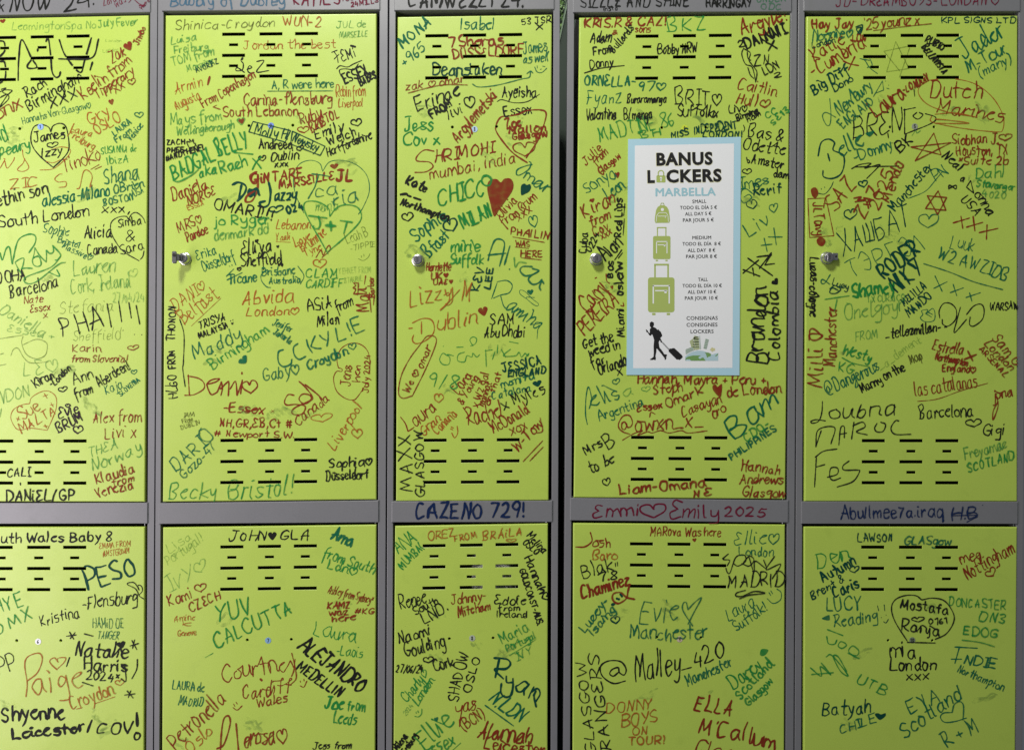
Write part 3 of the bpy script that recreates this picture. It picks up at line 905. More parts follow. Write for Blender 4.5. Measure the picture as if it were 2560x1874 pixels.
>R 7;1275 1550 1265 1480 1300 1390 1390 1345 1480 1370 1530 1450 1535 1600;1275 1550 1305 1560 1300 1580 1260 1580 1235 1640 1260 1740 1330 1800 1400 1815 1440 1780 1500 1690
+Jens;1375 1702 1385 1540 82;R 8
+hen;1455 1662 1455 1525 58;R 8
+July 2024;1520 1752 1538 1450 46;R 8
@460 900
>R 10;35 120 45 290;5 290 80 285 160 240 165 190 120 150 30 130
+emi;190 282 490 282 175;R 14
+~;495 287 600 272 130;R 10
+-Essex;325 427 655 442 82;R 12
+x;715 432 740 432 35;R 5
>R 11;910 290 860 285 830 340 850 370 920 365 1000 380 980 440 920 450 890 430 920 390 1040 330 1040 290 980 280 950 320 990 360 1050 330 1060 300 1000 220 950 175;1000 200 1100 280 1150 330
+Canada;940 542 1200 332 78;R 8
+~;1070 522 1220 502 80;O 7
NH,GR,EB,Ct #;300 547 890 557 66;R 10
+# Newport S.W.;250 627 905 642 52;R 9
Liverpool;1245 745 1470 385 82;O 8
+~;1395 652 1475 642 100;O 9
IAM;-5 472 80 467 36;k 5
+FROM;-10 522 75 507 30;k 5
+DUBLIN;-20 572 130 527 36;k 5
DARIO;-70 922 250 642 112;T 9
+Gozo-47;5 982 275 722 76;T 8
Sophia~;1200 892 1555 867 72;K 10
+Düsseldorf;1175 992 1520 972 76;K 10
Becky;-130 1142 260 1132 130;G 8
+Bristol!;370 1142 890 1112 150;G 9
JoHN^GLA;370 1487 1030 1482 82;K 10
Ama;1210 1472 1380 1532 88;T 17
Lisa;-120 1592 70 1472 72;f 7
+Portugal!;-130 1692 160 1492 82;f 7
+IVY~;-120 1915 190 1735 112;g 7
@460 1374
from South;1140 62 1560 190 86;G 10
+Ldn~;1180 152 1420 212 82;G 10
Kami;-120 462 70 392 92;R 9
+~;90 352 180 342 86;R 9
+CZECH;55 512 310 402 82;R 9
Amine;-80 592 90 572 50;O 6
+k;-10 622 50 622 42;O 5
+Geneve;-50 712 100 697 46;O 6
YUV;270 592 550 520 140;G 15
+CALCUTTA;270 812 900 512 115;G 14
+>G 6;175 885 240 850
Ashley from Sydney*;1185 352 1550 442 66;R 6
KAMZ;1185 482 1365 477 52;R 10
+waz;1205 547 1355 537 60;R 10
+here;1225 592 1415 572 52;R 10
+#KG;1410 522 1565 522 46;R 9
Laura;1060 692 1430 762 125;G 9
+-Laois;1255 862 1470 887 78;G 8
Courtney;320 1082 930 985 145;R 9
+Cardiff;480 1232 870 1172 122;R 9
+Wales;605 1297 850 1252 72;R 10
+>R 9;890 850 920 980 925 1060 880 1110;410 1270 420 1290;430 1255 440 1270;405 1300 440 1320 480 1285;960 1080 962 1090;990 1065 992 1080;960 1120 990 1130 1015 1080
+>R 22;632 1065 642 1075
ALEJANDRO;940 802 1450 1172 118;K 21
+MEDELLIN;925 985 1272 1215 84;K 14
Joe;1160 1302 1310 1312 98;G 20
+from;1345 1312 1490 1330 82;G 11
+Leeds;1235 1422 1410 1437 92;G 13
LAURA de;-95 1147 165 1167 72;T 8
+MADRID;-45 1277 150 1287 66;T 8
Petronella;-70 1645 350 1245 130;R 10
+Oslo;60 1690 240 1500 100;O 9
>R 13;270 1640 330 1600 380 1440 370 1370 330 1390 310 1500 300 1652;430 1430 440 1540 450 1650
+erosa;500 1612 740 1602 150;R 11
+~;775 1602 850 1592 140;R 9
Jess from;1065 1642 1375 1632 55;K 8
@940 0
CAMWEZZY24.;265 62 1210 57 125;K 17
MONA;220 402 460 195 92;T 17
++965;240 557 415 412 86;T 11
Isabel;700 247 970 237 88;T 10
53 JSR;1205 207 1440 187 52;K 8
+x;1325 252 1380 247 70;K 9
7Sheras;610 392 1050 367 86;R 13
+DÜSSELDORF;640 482 1215 445 76;R 12
James;1215 442 1410 422 98;T 8
+as well;1215 522 1425 507 70;T 9
+>T 7;1310 555 1330 595 1370 600 1410 565;1330 545 1332 565;1355 575 1365 572;1375 548 1395 552
+>T 8;795 695 850 720 1000 705 1200 655 1265 640 1275 590;1245 610 1275 590 1295 605
Deanslaken;475 627 1035 612 98;D 14
zak ~ omar;245 747 725 682 66;R 8
+>R 7;265 770 480 715 600 700 755 703
Erinae;345 922 700 792 115;K 11
+FROM;465 975 630 872 62;K 14
+livi;605 982 720 932 88;K 8
+~;740 905 820 890 125;K 10
Argylemetski;675 1182 1000 800 92;R 12
Ayeisha;1040 807 1320 802 88;K 10
+^;1145 762 1180 757 32;K 4
+>K 6;1000 840 1040 825 1140 850 1250 840 1350 780
+Essex;1065 965 1285 937 86;K 10
Jess;230 1082 470 1082 115;G 14
+Cov x;230 1202 525 1192 98;G 15
>R 12;1180 945 1100 960 1030 970 990 1040 1000 1100 1080 1210 1150 1280 1250 1345;1180 945 1250 915 1360 910 1405 940 1380 1050 1330 1170 1240 1305
+Zoe;1080 1062 1200 1042 78;R 15
+Mallon;1095 1107 1400 1082 60;R 14
+Glasgow;1130 1157 1410 1132 60;R 14
+~;1155 1297 1300 1287 138;R 9
>R 10;480 1250 400 1240 340 1290 340 1330 440 1340 470 1380 410 1420 320 1425
+HRIMOHI;490 1342 965 1262 98;R 13
+mumbai, india;450 1482 1150 1342 98;R 9
>T 10;1265 1335 1280 1350 1260 1400 1190 1445 1160 1440 1170 1400 1240 1370 1290 1360
+mar;1215 1472 1400 1590 100;T 10
Kate;240 1517 410 1590 78;K 15
+>K 24;205 1607 250 1602 260 1612
+|K 14;260 1615 290 1625;310 1632 370 1652
+Northampton;200 1690 590 1822 58;K 13
+~;225 1832 300 1817 86;K 10
@940 450
CHICC;520 217 900 112 142;G 18
+O;880 52 965 42 80;G 15
+MILAN;725 407 960 292 112;G 19
$R;975 300 940 180 920 90 925 20 960 -5 1000 -5 1030 20 1060 -10 1110 -10 1135 30 1125 90 1080 160 1020 240
$D;1200 125 1195 80 1200 45 1225 30 1245 42 1270 35 1280 60 1265 95 1230 115
Olivia;1030 312 1170 182 78;R 9
+from Brum;1060 387 1330 155 78;R 9
+xxx;1175 342 1285 262 80;R 8
~;1280 397 1340 382 112;T 8
Sophie;330 517 585 322 105;T 15
+~;590 447 690 402 130;D 11
+Bfast;440 642 612 472 105;T 14
mirie;620 592 850 582 88;G 13
+Suffolk;615 692 880 692 78;G 13
PHAILIN;1115 447 1420 492 62;R 10
+WAS;1150 547 1270 552 46;R 9
+HERE;1195 637 1370 637 52;R 9
+>R 7;1130 470 1390 515;1150 552 1260 565;1200 642 1365 660
>T 13;925 665 940 600 980 500 1030 490 1060 520 1050 600 1020 710;925 620 1070 605;1105 545 1060 700;1100 735 1103 737;1290 715 1210 715 1190 750 1230 790 1290 780 1345 750 1290 730;1345 750 1260 810 1290 860 1340 850 1370 820 1350 880 1360 910;1370 830 1385 855
+>h 12;1140 640 1150 720 1180 680 1240 685
Harriette;415 752 615 747 68;R 9
+UK^;455 817 605 807 52;R 10
+UAE^;475 867 640 857 46;R 10
KEV;850 912 895 735 66;D 11
+LEE;942 902 968 732 48;D 12
Lizzy;280 1045 620 965 135;O 10
+>O 8;560 950 600 930 600 1000 530 1070 560 1050 690 905
+M;715 992 800 997 180;O 9
>T 9;955 980 1000 850;1000 840 1080 830 1125 870 1100 930 1030 950 970 975;1030 960 1050 1030 1070 1060
+amina;1070 1060 1340 1245 130;T 10
+>T 6;1335 1240 1330 1310
>T 5;1240 980 1190 940 1190 910 1230 920 1290 980 1340 1020 1330 1040 1290 1020 1240 970 1310 970
+^;1250 952 1305 945 46;T 4
^;855 1132 935 1112 78;R 5
+SAM;940 1192 1150 1197 98;K 9
+Abu Dhabi;895 1297 1225 1292 88;K 10
>O 10;300 1180 380 1145 450 1150 480 1200 470 1270 400 1330 330 1350 300 1320 310 1280;375 1170 375 1270;270 1225 300 1222
+ublin;510 1237 830 1192 135;O 10
>G 7;780 1370 820 1350 830 1310 800 1295 775 1320 800 1370;665 1380 720 1378;555 1373 557 1370;1100 1333 1175 1348;590 1450 550 1430 525 1480 550 1520 600 1520 610 1470 590 1440 640 1450;730 1420 680 1440 675 1490 730 1500 750 1450 790 1460 800 1430 830 1460 855 1440;905 1400 910 1540;900 1410 960 1400;980 1420 960 1480;1005 1360 1000 1430;1035 1400 1070 1460;1110 1395 1050 1450 1150 1450 1180 1420 1200 1460 1230 1430 1250 1450 1260 1430 1230 1470
JESSICA;1050 1587 1365 1522 78;D 12
+ENGLAND;1090 1627 1400 1592 52;D 11
>R 8;370 1350 420 1290 480 1290 498 1330 470 1420 400 1580 300 1780;370 1350 280 1470 210 1610 185 1750 220 1800 300 1780
+We ~ omar;268 1762 462 1390 58;R 9
@940 900
9/8;435 217 670 237 115;G 9
~;490 352 555 342 86;O 9
Laura;265 582 510 412 115;R 9
+Gran;395 622 535 502 78;O 9
+Canaria;510 612 668 450 78;O 9
+>O 9;625 600 650 640 675 600 670 545;620 550 640 560;615 565 635 575
Cara;690 292 795 130 88;R 9
+& Young;715 372 845 150 58;R 9
+x Wz gal;840 392 932 110 62;R 9
+mannat;885 382 955 190 58;R 9
+on that;935 372 1035 110 50;R 9
monita;1040 227 1310 152 62;T 10
+Catalana;965 317 1280 252 60;T 9
+^;1300 227 1375 210 52;D 5
Rachel;770 542 1045 452 130;R 11
+x Myles;1060 412 1400 262 98;K 10
McDonald;975 602 1265 432 98;R 10
+xox;1120 622 1250 562 90;R 9
W-Tow;1165 762 1375 542 85;R 11
+>R 8;1215 835 1375 665;1270 830 1380 715;1355 475 1375 580 1330 600
MAXX;308 1077 280 615 105;K 9
+GLASGOW;402 1122 385 588 74;K 9
CAZENO 729!;335 1302 1225 1292 120;N 20
OREZ;430 1482 645 1452 66;O 8
+FROM;650 1492 830 1467 52;O 8
+BRÁiLA;880 1482 1205 1442 66;O 9
+~;1085 1502 1155 1500 32;O 7
ANA;185 1597 342 1490 102;G 10
+MUMBAI;225 1722 402 1550 66;G 10
Melina;1245 1452 1372 1595 62;K 10
+OSLO;1205 1512 1320 1605 58;K 10
@940 1374
Hannah~;1222 72 1380 422 72;K 12
+GOLDCOAST-AUS.;1185 165 1335 620 48;K 10
Renee;210 492 415 432 115;K 9
+South;325 532 515 442 66;K 9
+LND.;400 612 595 492 92;K 10
Johnny-;625 447 905 412 78;R 10
+Mitcham;680 552 945 487 78;R 9
Eddie;975 442 1235 452 78;K 9
+from;1010 502 1180 497 50;K 8
+Ireland;1000 552 1240 555 52;K 8
Naomi;190 767 450 692 92;K 10
+Goulding;245 877 570 795 110;K 10
+~;400 932 480 922 66;K 9
+Cork;490 1002 640 947 88;K 10
27/06/24;165 1007 380 1012 60;K 8
Maria;1045 772 1265 662 88;G 8
+Portugal;1085 837 1320 722 60;G 8
+>G 6;1100 870 1320 735
+IVY;1160 917 1300 842 66;G 7
SHADOW;672 1252 762 860 88;K 10
+OSLO;778 1182 862 895 62;K 10
Charly;255 1257 400 1087 86;G 9
+London;345 1287 482 1080 66;G 9
+~;390 1057 425 1042 76;G 7
+2024;245 1367 310 1290 36;g 7
+>G 8;320 1370 350 1375 375 1350 378 1310;330 1335 332 1345;345 1325 350 1340
>D 18;1020 890 985 1050;975 890 1080 900 1110 940 1070 980 980 985 1050 1060
+an;1150 1155 1310 1240 150;D 18
+>D 16;1075 1040 1080 1090 1130 1090;1130 1060 1130 1130 1110 1200 1060 1210 1030 1170 1035 1100;1300 1200 1320 1160 1305 1210 1322 1292
+N.LDN;930 1242 1180 1422 122;T 17
+>T 11;900 1280 1135 1450
as;720 1332 820 1322 115;R 10
+>R 10;655 1290 665 1330 700 1320 715 1280 700 1370 690 1455
+(BCN);730 1492 900 1375 92;R 9
Ellie;400 1652 650 1432 155;G 13
+^;485 1417 520 1407 36;T 4
+ssex;470 1700 655 1600 110;G 11
+>G 7;590 1690 700 1590
Alannah;840 1542 1270 1602 132;R 16
+Leicester;890 1642 1390 1690 95;R 14
Milena;180 1660 258 1540 58;K 10
+Freiburg;250 1680 340 1530 50;K 10
@1400 0
SIZZLE AND SHINE;170 62 1060 52 92;K 9
+insta;360 92 475 87 38;K 5
HARRINGAY;1210 62 1580 62 72;K 10
UNDER;1630 22 1860 12 50;t 10
+ODC;1660 82 1830 77 46;t 9
KRIS.R & CAZ!;205 232 870 207 72;R 13
+&;435 287 475 282 36;R 8
+sons;620 270 745 267 58;R 9
BKZ;890 262 1200 242 112;G 9
Adam;250 357 415 347 92;K 10
+From;275 457 430 432 62;K 10
+Bullards;445 442 612 245 70;K 9
Donny;250 567 435 547 72;K 9
+>K 8;200 605 340 565 530 543
Bobby NRW;810 447 1130 437 76;K 9
Argyle!;1510 292 1868 165 112;R 15
DANNNII;1545 402 1860 282 86;K 15
+2;1480 387 1525 377 46;K 8
+x;1725 422 1805 407 135;K 13
>K 8;1515 400 1500 450 1530 530 1580 550 1600 600 1615 680;1520 405 1570 440 1560 500 1600 555 1625 600 1615 680;1545 430 1550 480 1575 500;1550 560 1570 620 1600 650
+ZN;1610 547 1730 522 76;K 8
+LDN;1690 622 1810 562 72;K 9
+2;1770 642 1830 632 38;K 8
ORNELLA-;205 707 620 712 82;T 14
+97~;650 747 860 742 72;T 11
Fyanz;220 862 500 852 112;T 8
+Buraramanga;550 852 875 847 66;K 9
BRIT~;950 862 1335 872 128;K 9
+Suffolkx;965 957 1300 967 88;K 10
Caitlin;1470 737 1780 792 88;R 10
+Hull;1455 857 1615 882 92;R 10
+~;1650 897 1730 882 76;R 10
Valentina;215 992 460 982 88;K 9
+B/manga;530 992 760 982 92;K 9
Liv~;1400 932 1545 927 68;K 9
+Birming;1460 1002 1632 932 48;K 10
+ham;1550 1007 1658 952 44;K 9
cc;1710 982 1790 940 80;G 10
+SE13;1760 1037 1888 920 48;G 11
MADTINE 86;330 1162 945 1037 108;G 9
+BH;670 1147 830 1112 58;G 9
MISS;920 1142 1060 1117 52;D 10
+INDEPEDENT;1110 1107 1460 1062 62;D 10
+LONDON!;1180 1135 1500 1130 46;D 9
Bas &;1550 1122 1835 1167 102;K 10
+Odette;1505 1232 1850 1277 92;K 10
+>K 7;1515 1035 1525 1065 1515 1090
+Amster;1580 1350 1840 1392 78;K 10
+>K 8;1540 1300 1550 1345 1565 1330 1550 1320;1555 1350 1570 1340
+dam;1765 1462 1885 1472 68;K 10
+~;1510 1447 1575 1442 58;K 8
Julie;215 1372 348 1235 78;R 9
+from;295 1367 392 1270 62;R 9
+Glasgow;345 1447 498 1300 62;R 10
+^;455 1477 500 1467 52;R 5
Sonya;225 1602 465 1455 98;T 9
+Leon;395 1642 540 1560 102;T 9
Imes;1490 1562 1720 1522 86;T 9
+Rerif;1600 1612 1830 1592 92;D 11
+>T 8;1590 1600 1540 1562 1500 1577 1490 1637 1520 1677 1580 1637 1560 1607 1520 1627
@1400 450
Kiran;215 307 462 182 112;R 12
+from;250 387 418 315 82;R 10
+Cov;285 462 408 410 76;R 10
+xxx;345 492 432 445 60;R 8
+^;250 192 290 182 36;R 5
Red Lips;502 467 517 152 62;K 11
+>K 7;535 195 525 295;530 320 520 455
Cuba;212 602 228 440 62;K 9
+0224;252 597 325 455 52;K 9
Alan;380 672 522 542 108;K 12
+>K 8;450 660 510 575;480 645 515 600
BOS;432 802 442 668 42;K 11
+osleiw;515 957 522 680 68;K 12
Cami;225 1100 400 905 150;R 11
+>R 9;380 775 385 830 410 855
+^;420 907 445 902 36;R 5
+PEREIRA;205 1282 488 1020 118;R 11
Miami;532 1290 522 1060 60;K 12
+>R 8;500 1035 525 1040 520 1010
Get the;195 1387 437 1327 82;K 11
+weed in;240 1452 497 1392 76;K 11
+for;265 1542 368 1510 78;K 11
+Orlando;325 1607 552 1520 88;K 11
+x;480 1617 518 1607 90;K 9
~;1560 252 1635 242 98;D 9
+~;1735 282 1805 272 108;T 8
Liv;1565 472 1735 362 112;T 9
+|T 9;1685 480 1710 590;1660 540 1750 530;1765 395 1785 535;1720 470 1835 470
|K 11;1510 770 1640 660;1510 740 1650 795;1590 725 1600 790;1550 645 1755 790;1745 600 1645 730;1625 635 1745 620;1745 610 1690 700 1770 690
Brandon;1695 1512 1705 878 165;K 16
+Colombia;1812 1482 1802 925 88;K 13
+^;1770 882 1820 840 52;K 5
@1400 900
Hannah, Mayra + Peru +;640 187 1690 202 82;R 11
+Steph;770 277 1012 262 86;R 10
+Omark;880 392 1172 280 76;R 10
+de London;1380 302 1822 262 86;R 11
$R;1320 305 1265 250 1260 210 1285 200 1300 220 1335 195 1335 260
~;680 267 745 257 52;h 7
Essex;640 427 842 392 60;R 12
+>R 9;740 470 750 430 785 445
Casayan;1015 467 1332 352 86;R 9
+oro;1265 482 1372 420 80;R 9
>T 9;225 530 210 440 215 300 235 220 260 320 240 400
+elis;280 392 505 290 135;T 10
+a;530 302 605 280 90;h 7
+~;440 207 490 190 52;T 9
+Argentina;325 502 690 372 74;T 9
@owxn_x_;485 592 1180 552 125;R 11
+>R 8;515 660 600 610 680 580 640 620 720 590 760 600 830 580 900 600 1000 580 1060 600 1215 582
Bam;1440 642 1800 360 160;T 17
+CDO-;1540 672 1730 545 62;G 11
+PHILIPPINES;1420 822 1788 580 54;T 12
Mrs;215 782 350 710 78;K 10
+B;400 735 460 695 115;K 9
+to;260 932 315 902 84;K 10
+be;370 872 445 842 84;K 10
+~;360 1037 418 1022 72;K 8
Hannah;1500 907 1812 942 82;R 10
+Andrews;1485 1012 1830 1022 78;R 10
+Glasgow;1500 1117 1850 1132 78;R 10
Liam-Omaha;490 1107 1200 1042 78;R 14
+NE;1105 1127 1252 1112 62;R 13
Emmi;270 1300 655 1285 110;M 13
+~;680 1305 855 1292 132;M 15
+Emily;900 1305 1305 1295 112;M 13
+2025;1360 1287 1690 1287 76;M 12
MARova Was here;745 1447 1325 1452 72;R 9
+^;1095 1502 1130 1497 32;R 4
Ellie~;1440 1522 1800 1512 112;T 8
+London;1480 1612 1760 1612 74;T 8
>R 12;130 1540 200 1540 250 1510 265 1480 250 1420
+osh;270 1542 415 1542 84;R 10
+Boro;265 1647 465 1642 74;O 9
@1400 1374
Blak;195 237 440 165 112;K 9
+78;330 267 460 232 66;K 9
+>K 7;455 105 458 135;472 98 475 130
Chaminez;180 397 575 287 98;R 19
+>R 14;570 300 560 340 545 400 480 440 435 410 440 360 500 350 550 390 615 405
Lucey-;200 682 405 430 78;T 11
+Isaing;275 702 455 500 60;T 11
+>D 26;470 400 485 405;430 450 445 445;500 365 510 380
+~;425 612 490 602 72;D 10
Evie;655 587 965 592 185;T 9
+>T 9;1055 490 1040 430 1015 440 1015 500 1095 625;1055 490 1110 430 1165 395 1100 520 1055 610
+Manchester;580 737 1210 727 115;T 10
>K 8;1340 70 1390 30 1345 75 1400 85 1370 150 1400 190 1450 60 1520 40 1530 90 1470 130 1430 110;1500 120 1560 50 1600 80 1560 130 1500 110;1560 60 1600 180 1610 90 1700 150 1680 80;1770 50 1700 160 1820 115 1750 235
+MADRID;1390 302 1838 302 112;K 10
+>K 9;1530 330 1460 350 1450 375 1500 380 1600 340 1690 355 1560 370 1480 400
Laura;1395 587 1612 462 98;T 9
+Suffolk!;1460 672 1712 500 82;T 9
+>T 8;1710 400 1760 440 1820 410 1825 350 1790 320;1725 350 1740 375;1740 335 1755 360
>K 12;540 1080 440 1100 350 1040 335 960 400 915 500 920 545 980 530 1030 490 1010 480 970 430 985 410 1020 440 1040 480 1010
+Malley;625 1087 985 1010 195;K 12
+>K 11;1005 990 1085 968
+420;1105 962 1350 882 128;K 12
+Manchester;1060 1122 1422 955 88;T 10
Darcy;1440 1152 1682 962 122;G 13
+Scotland;1490 1232 1755 950 78;G 13
+Glasgow;1560 1287 1758 1092 62;G 13
+$G;1650 860 1660 820 1690 815 1720 825 1700 860 1670 875
ELLA;1110 1312 1410 1377 125;R 16
+M'Callum;1145 1492 1770 1642 130;R 18
+Glas;1100 1700 1400 1740 135;R 13
DONNY;380 1342 770 1312 82;O 9
+BOYS;505 1462 800 1412 92;O 10
+ON;595 1527 720 1512 62;O 10
+TOUR!;565 1612 860 1592 66;O 11
GLASGOW;292 1680 212 925 78;K 8
+RANGERS;415 1650 318 865 88;K 9
@1980 0
JD- DREAMBOYS- LONDAN ~;360 52 1700 42 84;M 8
Hay Jay;170 237 500 227 76;R 13
+'25younz x;590 247 1050 202 88;R 9
+>R 6;670 255 900 225 1150 198
Noonie~;170 347 490 300 82;T 9
+London;165 397 355 352 44;D 7
+>D 10;525 225 580 210 560 280 530 240 570 230 540 280
Katie;185 507 432 362 105;R 12
+LDN;500 352 605 342 52;R 10
+-Cumbria;180 637 612 385 115;R 12
+x;470 582 540 550 115;R 11
KPL SIGNS LTD;1240 192 1845 192 46;D 9
Jader;1420 482 1765 302 155;T 14
+M-Tour;1460 602 1780 432 92;T 11
+(many);1560 642 1812 515 82;T 9
Big Diff;180 782 472 602 82;D 12
+Dono;350 757 505 670 62;D 10
>T 7;560 485 600 500 640 560 705 610;640 480 660 540 620 560;575 490 640 500
|y 6;855 345 780 595 980 565;855 345 960 560;755 425 975 380 885 640;760 430 890 590
RUBIO;1095 342 1240 412 52;K 11
+BELLAVISTA;1065 392 1245 615 54;K 11
>T 7;310 815 320 950 310 1030 280 1030 250 960 280 930 360 970
+Newbury;390 952 672 722 102;T 10
+ENGLAND;420 1062 682 852 78;T 9
+|T 6;670 800 745 670 755 745 690 770;770 670 772 672;795 705 797 706;780 730 800 735
Laura;700 972 935 802 125;R 13
+-LONDON;925 772 1128 667 62;R 11
+>K 7;1005 740 1010 795
BREN;510 1132 900 1082 170;K 10
+>K 9;930 900 930 1110;920 910 1020 890;1100 940 1185 970 1150 1020 930 1110;1030 930 1000 960 1040 985 1080 950 1050 930
>O 7;1130 665 1300 650 1500 690 1650 800 1740 950 1740 1070 1680 1090 1400 1060 1160 1010 1150 960;1130 665 1050 720 1050 790 1130 870 1300 930 1530 970
+Dutch;1140 812 1550 802 132;R 11
+Marines;1200 922 1740 1012 112;R 10
+>O 8;1180 945 1350 935 1520 970;1180 1020 1460 1020 1300 995 1180 985
>D 12;215 1290 240 1180 300 1150 350 1180 340 1240 420 1280 430 1360 400 1440 330 1475 260 1460 255 1410;295 1270 310 1330
+elle;400 1292 592 1192 135;T 14
+$T;605 1100 640 1090 675 1080 665 1110 640 1130 615 1115
+-Donny;525 1342 830 1222 88;T 11
+>K 8;790 1100 795 1140;825 1180 826 1182;490 1395 560 1360 650 1350 600 1390 720 1360 700 1390 615 1475;520 1380 880 1372
~;555 1557 630 1547 72;D 10
BK;895 1262 1002 1165 88;K 12
+>h 7;990 1120 1020 1080 1030 1100 1060 1080
|R 9;1015 1330 1170 1100 1230 1280 980 1215 1310 1180 1015 1330
Siobhan J.;1320 1192 1700 1182 82;R 10
+~;1710 1162 1800 1152 62;R 9
+Houston, TX;1360 1282 1770 1282 82;R 10
+*Suite 2b;1370 1362 1780 1357 68;R 10
Neal;1230 1302 1375 1415 78;K 10
+a;1385 1492 1410 1502 60;K 9
+>K 9;1290 1560 1350 1530 1350 1560 1300 1530 1290 1550
Dahl;1515 1472 1750 1462 86;G 9
+Stavanger;1520 1540 1830 1572 56;G 10
+4020;1570 1622 1760 1642 62;h 10
PN;1190 1502 1292 1432 92;T 9
+>T 7;960 1640 1100 1580 1190 1480 1240 1420
@1980 450
Manchester;848 257 1155 -100 80;D 10
|K 9;1475 5 1440 60 1500 110 1475 5
+onna;1500 125 1618 298 85;K 9
+USA;1395 165 1505 292 72;K 9
|R 7;130 155 280 150 345 460 145 475 130 155
+$R;155 80 185 60 210 80 215 120 190 150 165 130
+$R;205 490 240 470 275 500 260 540 230 545 205 520
+JLTony;178 185 195 450 78;R 10
>D 6;215 110 270 115 320 60 340 15;240 70 242 78;268 58 270 64
SAZ;350 262 535 50 135;R 10
+ZAZ;595 322 725 80 92;R 12
+2025;715 247 838 -60 88;R 11
+Mendo;805 182 915 -130 78;R 11
+>R 14;510 150 570 140 540 170 600 165 520 180;590 200 630 205
~;435 327 525 312 98;D 9
~;1045 407 1185 397 142;T 8
|R 10;1205 90 1270 250 1100 235 1205 90;1115 130 1275 145 1200 285 1115 130
ХАШБАТ;425 612 978 382 172;D 9
+ТЭРГЭЛ;490 802 1102 562 145;T 7
|R 12;1330 355 1465 315;1395 300 1410 400;1440 390 1575 350;1495 300 1510 420;1545 435 1700 400;1610 370 1605 490
Luuk;1305 557 1495 587 112;T 7
+W2 AWZIDB;1195 642 1770 832 102;T 10
+>T 8;1085 690 1300 760 1500 840 1740 905
RODER;770 812 1055 592 122;D 21
+NIKY;870 932 1085 762 142;D 18
Shamey;505 972 850 922 115;G 20
+TX CURXICO;620 1012 930 992 52;h 7
Lucas-cologne;150 640 142 1122 72;K 11
>T 9;315 780 270 850 240 850 250 820 310 860
+Lucy;330 862 460 905 56;D 7
+>D 9;310 900 350 870 400 900 360 935 310 930 330 890 380 910
+>G 9;270 985 470 955;370 985 350 1080
Milli;250 1710 252 1385 115;R 11
+>R 12;140 1320 150 1270 250 1280 200 1320 150 1310 145 1240 180 1230 250 1290
+Manchester;358 1532 364 1055 92;R 11
Onelgoyr;430 1152 922 1082 125;h 8
MELILLA;930 1042 1112 890 66;D 10
+MANDO;965 1132 1155 970 66;D 10
+>T 7;1060 1140 1080 1110 1070 1080 1120 1070 1110 1100 1160 1060 1180 1100 1170 1160 1100 1170 1060 1140;1100 1100 1150 1130;1120 1090 1160 1110
|T 9;1180 790 1240 920;1170 895 1280 840;1330 860 1360 955;1305 930 1415 890;1465 930 1485 1000;1435 970 1555 930
>K 9;1220 1140 1215 1080 1250 1020 1310 1020 1355 1070 1350 1150 1290 1205 1245 1190 1240 1150;1390 1050 1360 1160 1340 1260 1440 1150;1440 1110 1500 1040 1560 1025 1585 1070 1570 1150 1500 1205 1465 1190 1470 1130
WARSAW;1635 1077 1860 1067 62;K 9
_tellezmillan- -;770 1302 1280 1245 82;K 10
FROM;525 1332 700 1302 72;h 7
Westy;405 1432 642 1502 82;G 12
+>G 8;410 1465 500 1510 635 1540
+KG;380 1572 500 1597 76;G 9
Estrella;1155 1402 1402 1442 88;R 10
+Northampton;1180 1482 1440 1532 58;R 10
+England~;1240 1577 1505 1587 58;R 10
+|R 14;1420 1480 1520 1440;1450 1410 1490 1490
Sam G;1645 1310 1835 1530 92;R 10
+London;1585 1355 1795 1570 66;R 9
+ARSENAL;1540 1400 1755 1625 48;R 9
@1980 900
@Dangerous;290 282 722 82 105;T 10
+_a_dement;730 82 1070 -150 66;f 8
Manny on the;580 272 932 82 72;K 11
+Map;980 32 1082 -8 82;k 9
las catalanas;1020 297 1530 217 112;R 9
+>R 6;1035 340 1200 320 1400 250 1615 190;1260 185 1320 165
jona;1660 332 1815 292 80;R 10
+>R 10;1690 300 1700 380 1660 490 1660 420 1700 340
Barcelona;1050 477 1490 462 102;K 9
+~;1445 557 1560 547 76;K 10
+Gigi;1575 612 1750 612 88;K 10
>K 9;250 340 245 430 220 500 170 520 155 505 200 490 275 500
+oubna;310 477 845 452 128;K 9
+>K 9;195 715 240 580;195 715 215 575 350 555 320 690;385 700 400 560 430 550 430 640;395 610 450 600;510 510 490 650;500 540 580 510 600 550 530 590 620 615;700 520 680 560 700 590 750 585 770 530 730 510;880 500 850 500 815 560 850 610 980 610
+>K 9;185 1045 200 800;190 800 260 750 370 732;200 880 270 860;290 965 370 940 375 890 320 890 310 960 340 990 400 970;470 830 420 870 430 905 540 905 555 920 500 1000 370 1045
Freyamac;1430 822 1770 722 86;h 10
+SCOTLAND;1455 922 1830 817 72;G 11
Abullmee7a.iraq;405 1307 1240 1287 98;N 10
+H.B;1330 1312 1540 1292 100;N 10
+>N 7;1320 1280 1520 1275;1440 1335 1530 1290;1570 1195 1572 1194
LAWSON;545 1497 825 1492 66;D 9
+GLASgow;925 1517 1305 1522 66;T 10
Den;215 1715 460 1635 115;G 10
@1980 1374
meg;1405 117 1560 62 90;R 10
+Nottingham;1450 242 1835 12 105;R 10
+~;1635 240 1700 185 82;R 10
Autumn;260 267 528 112 88;D 13
+~;480 192 550 182 62;D 10
+Brent &;165 412 432 252 64;D 10
+Caris;355 397 552 302 88;D 14
LUCY;285 507 580 492 112;T 11
+Reading;350 637 702 582 92;T 10
+$T;245 565 300 535 310 545 305 580
+>D 7;705 460 715 500;760 450 765 500;735 555 737 556;775 535 777 536;755 590 775 600 795 570
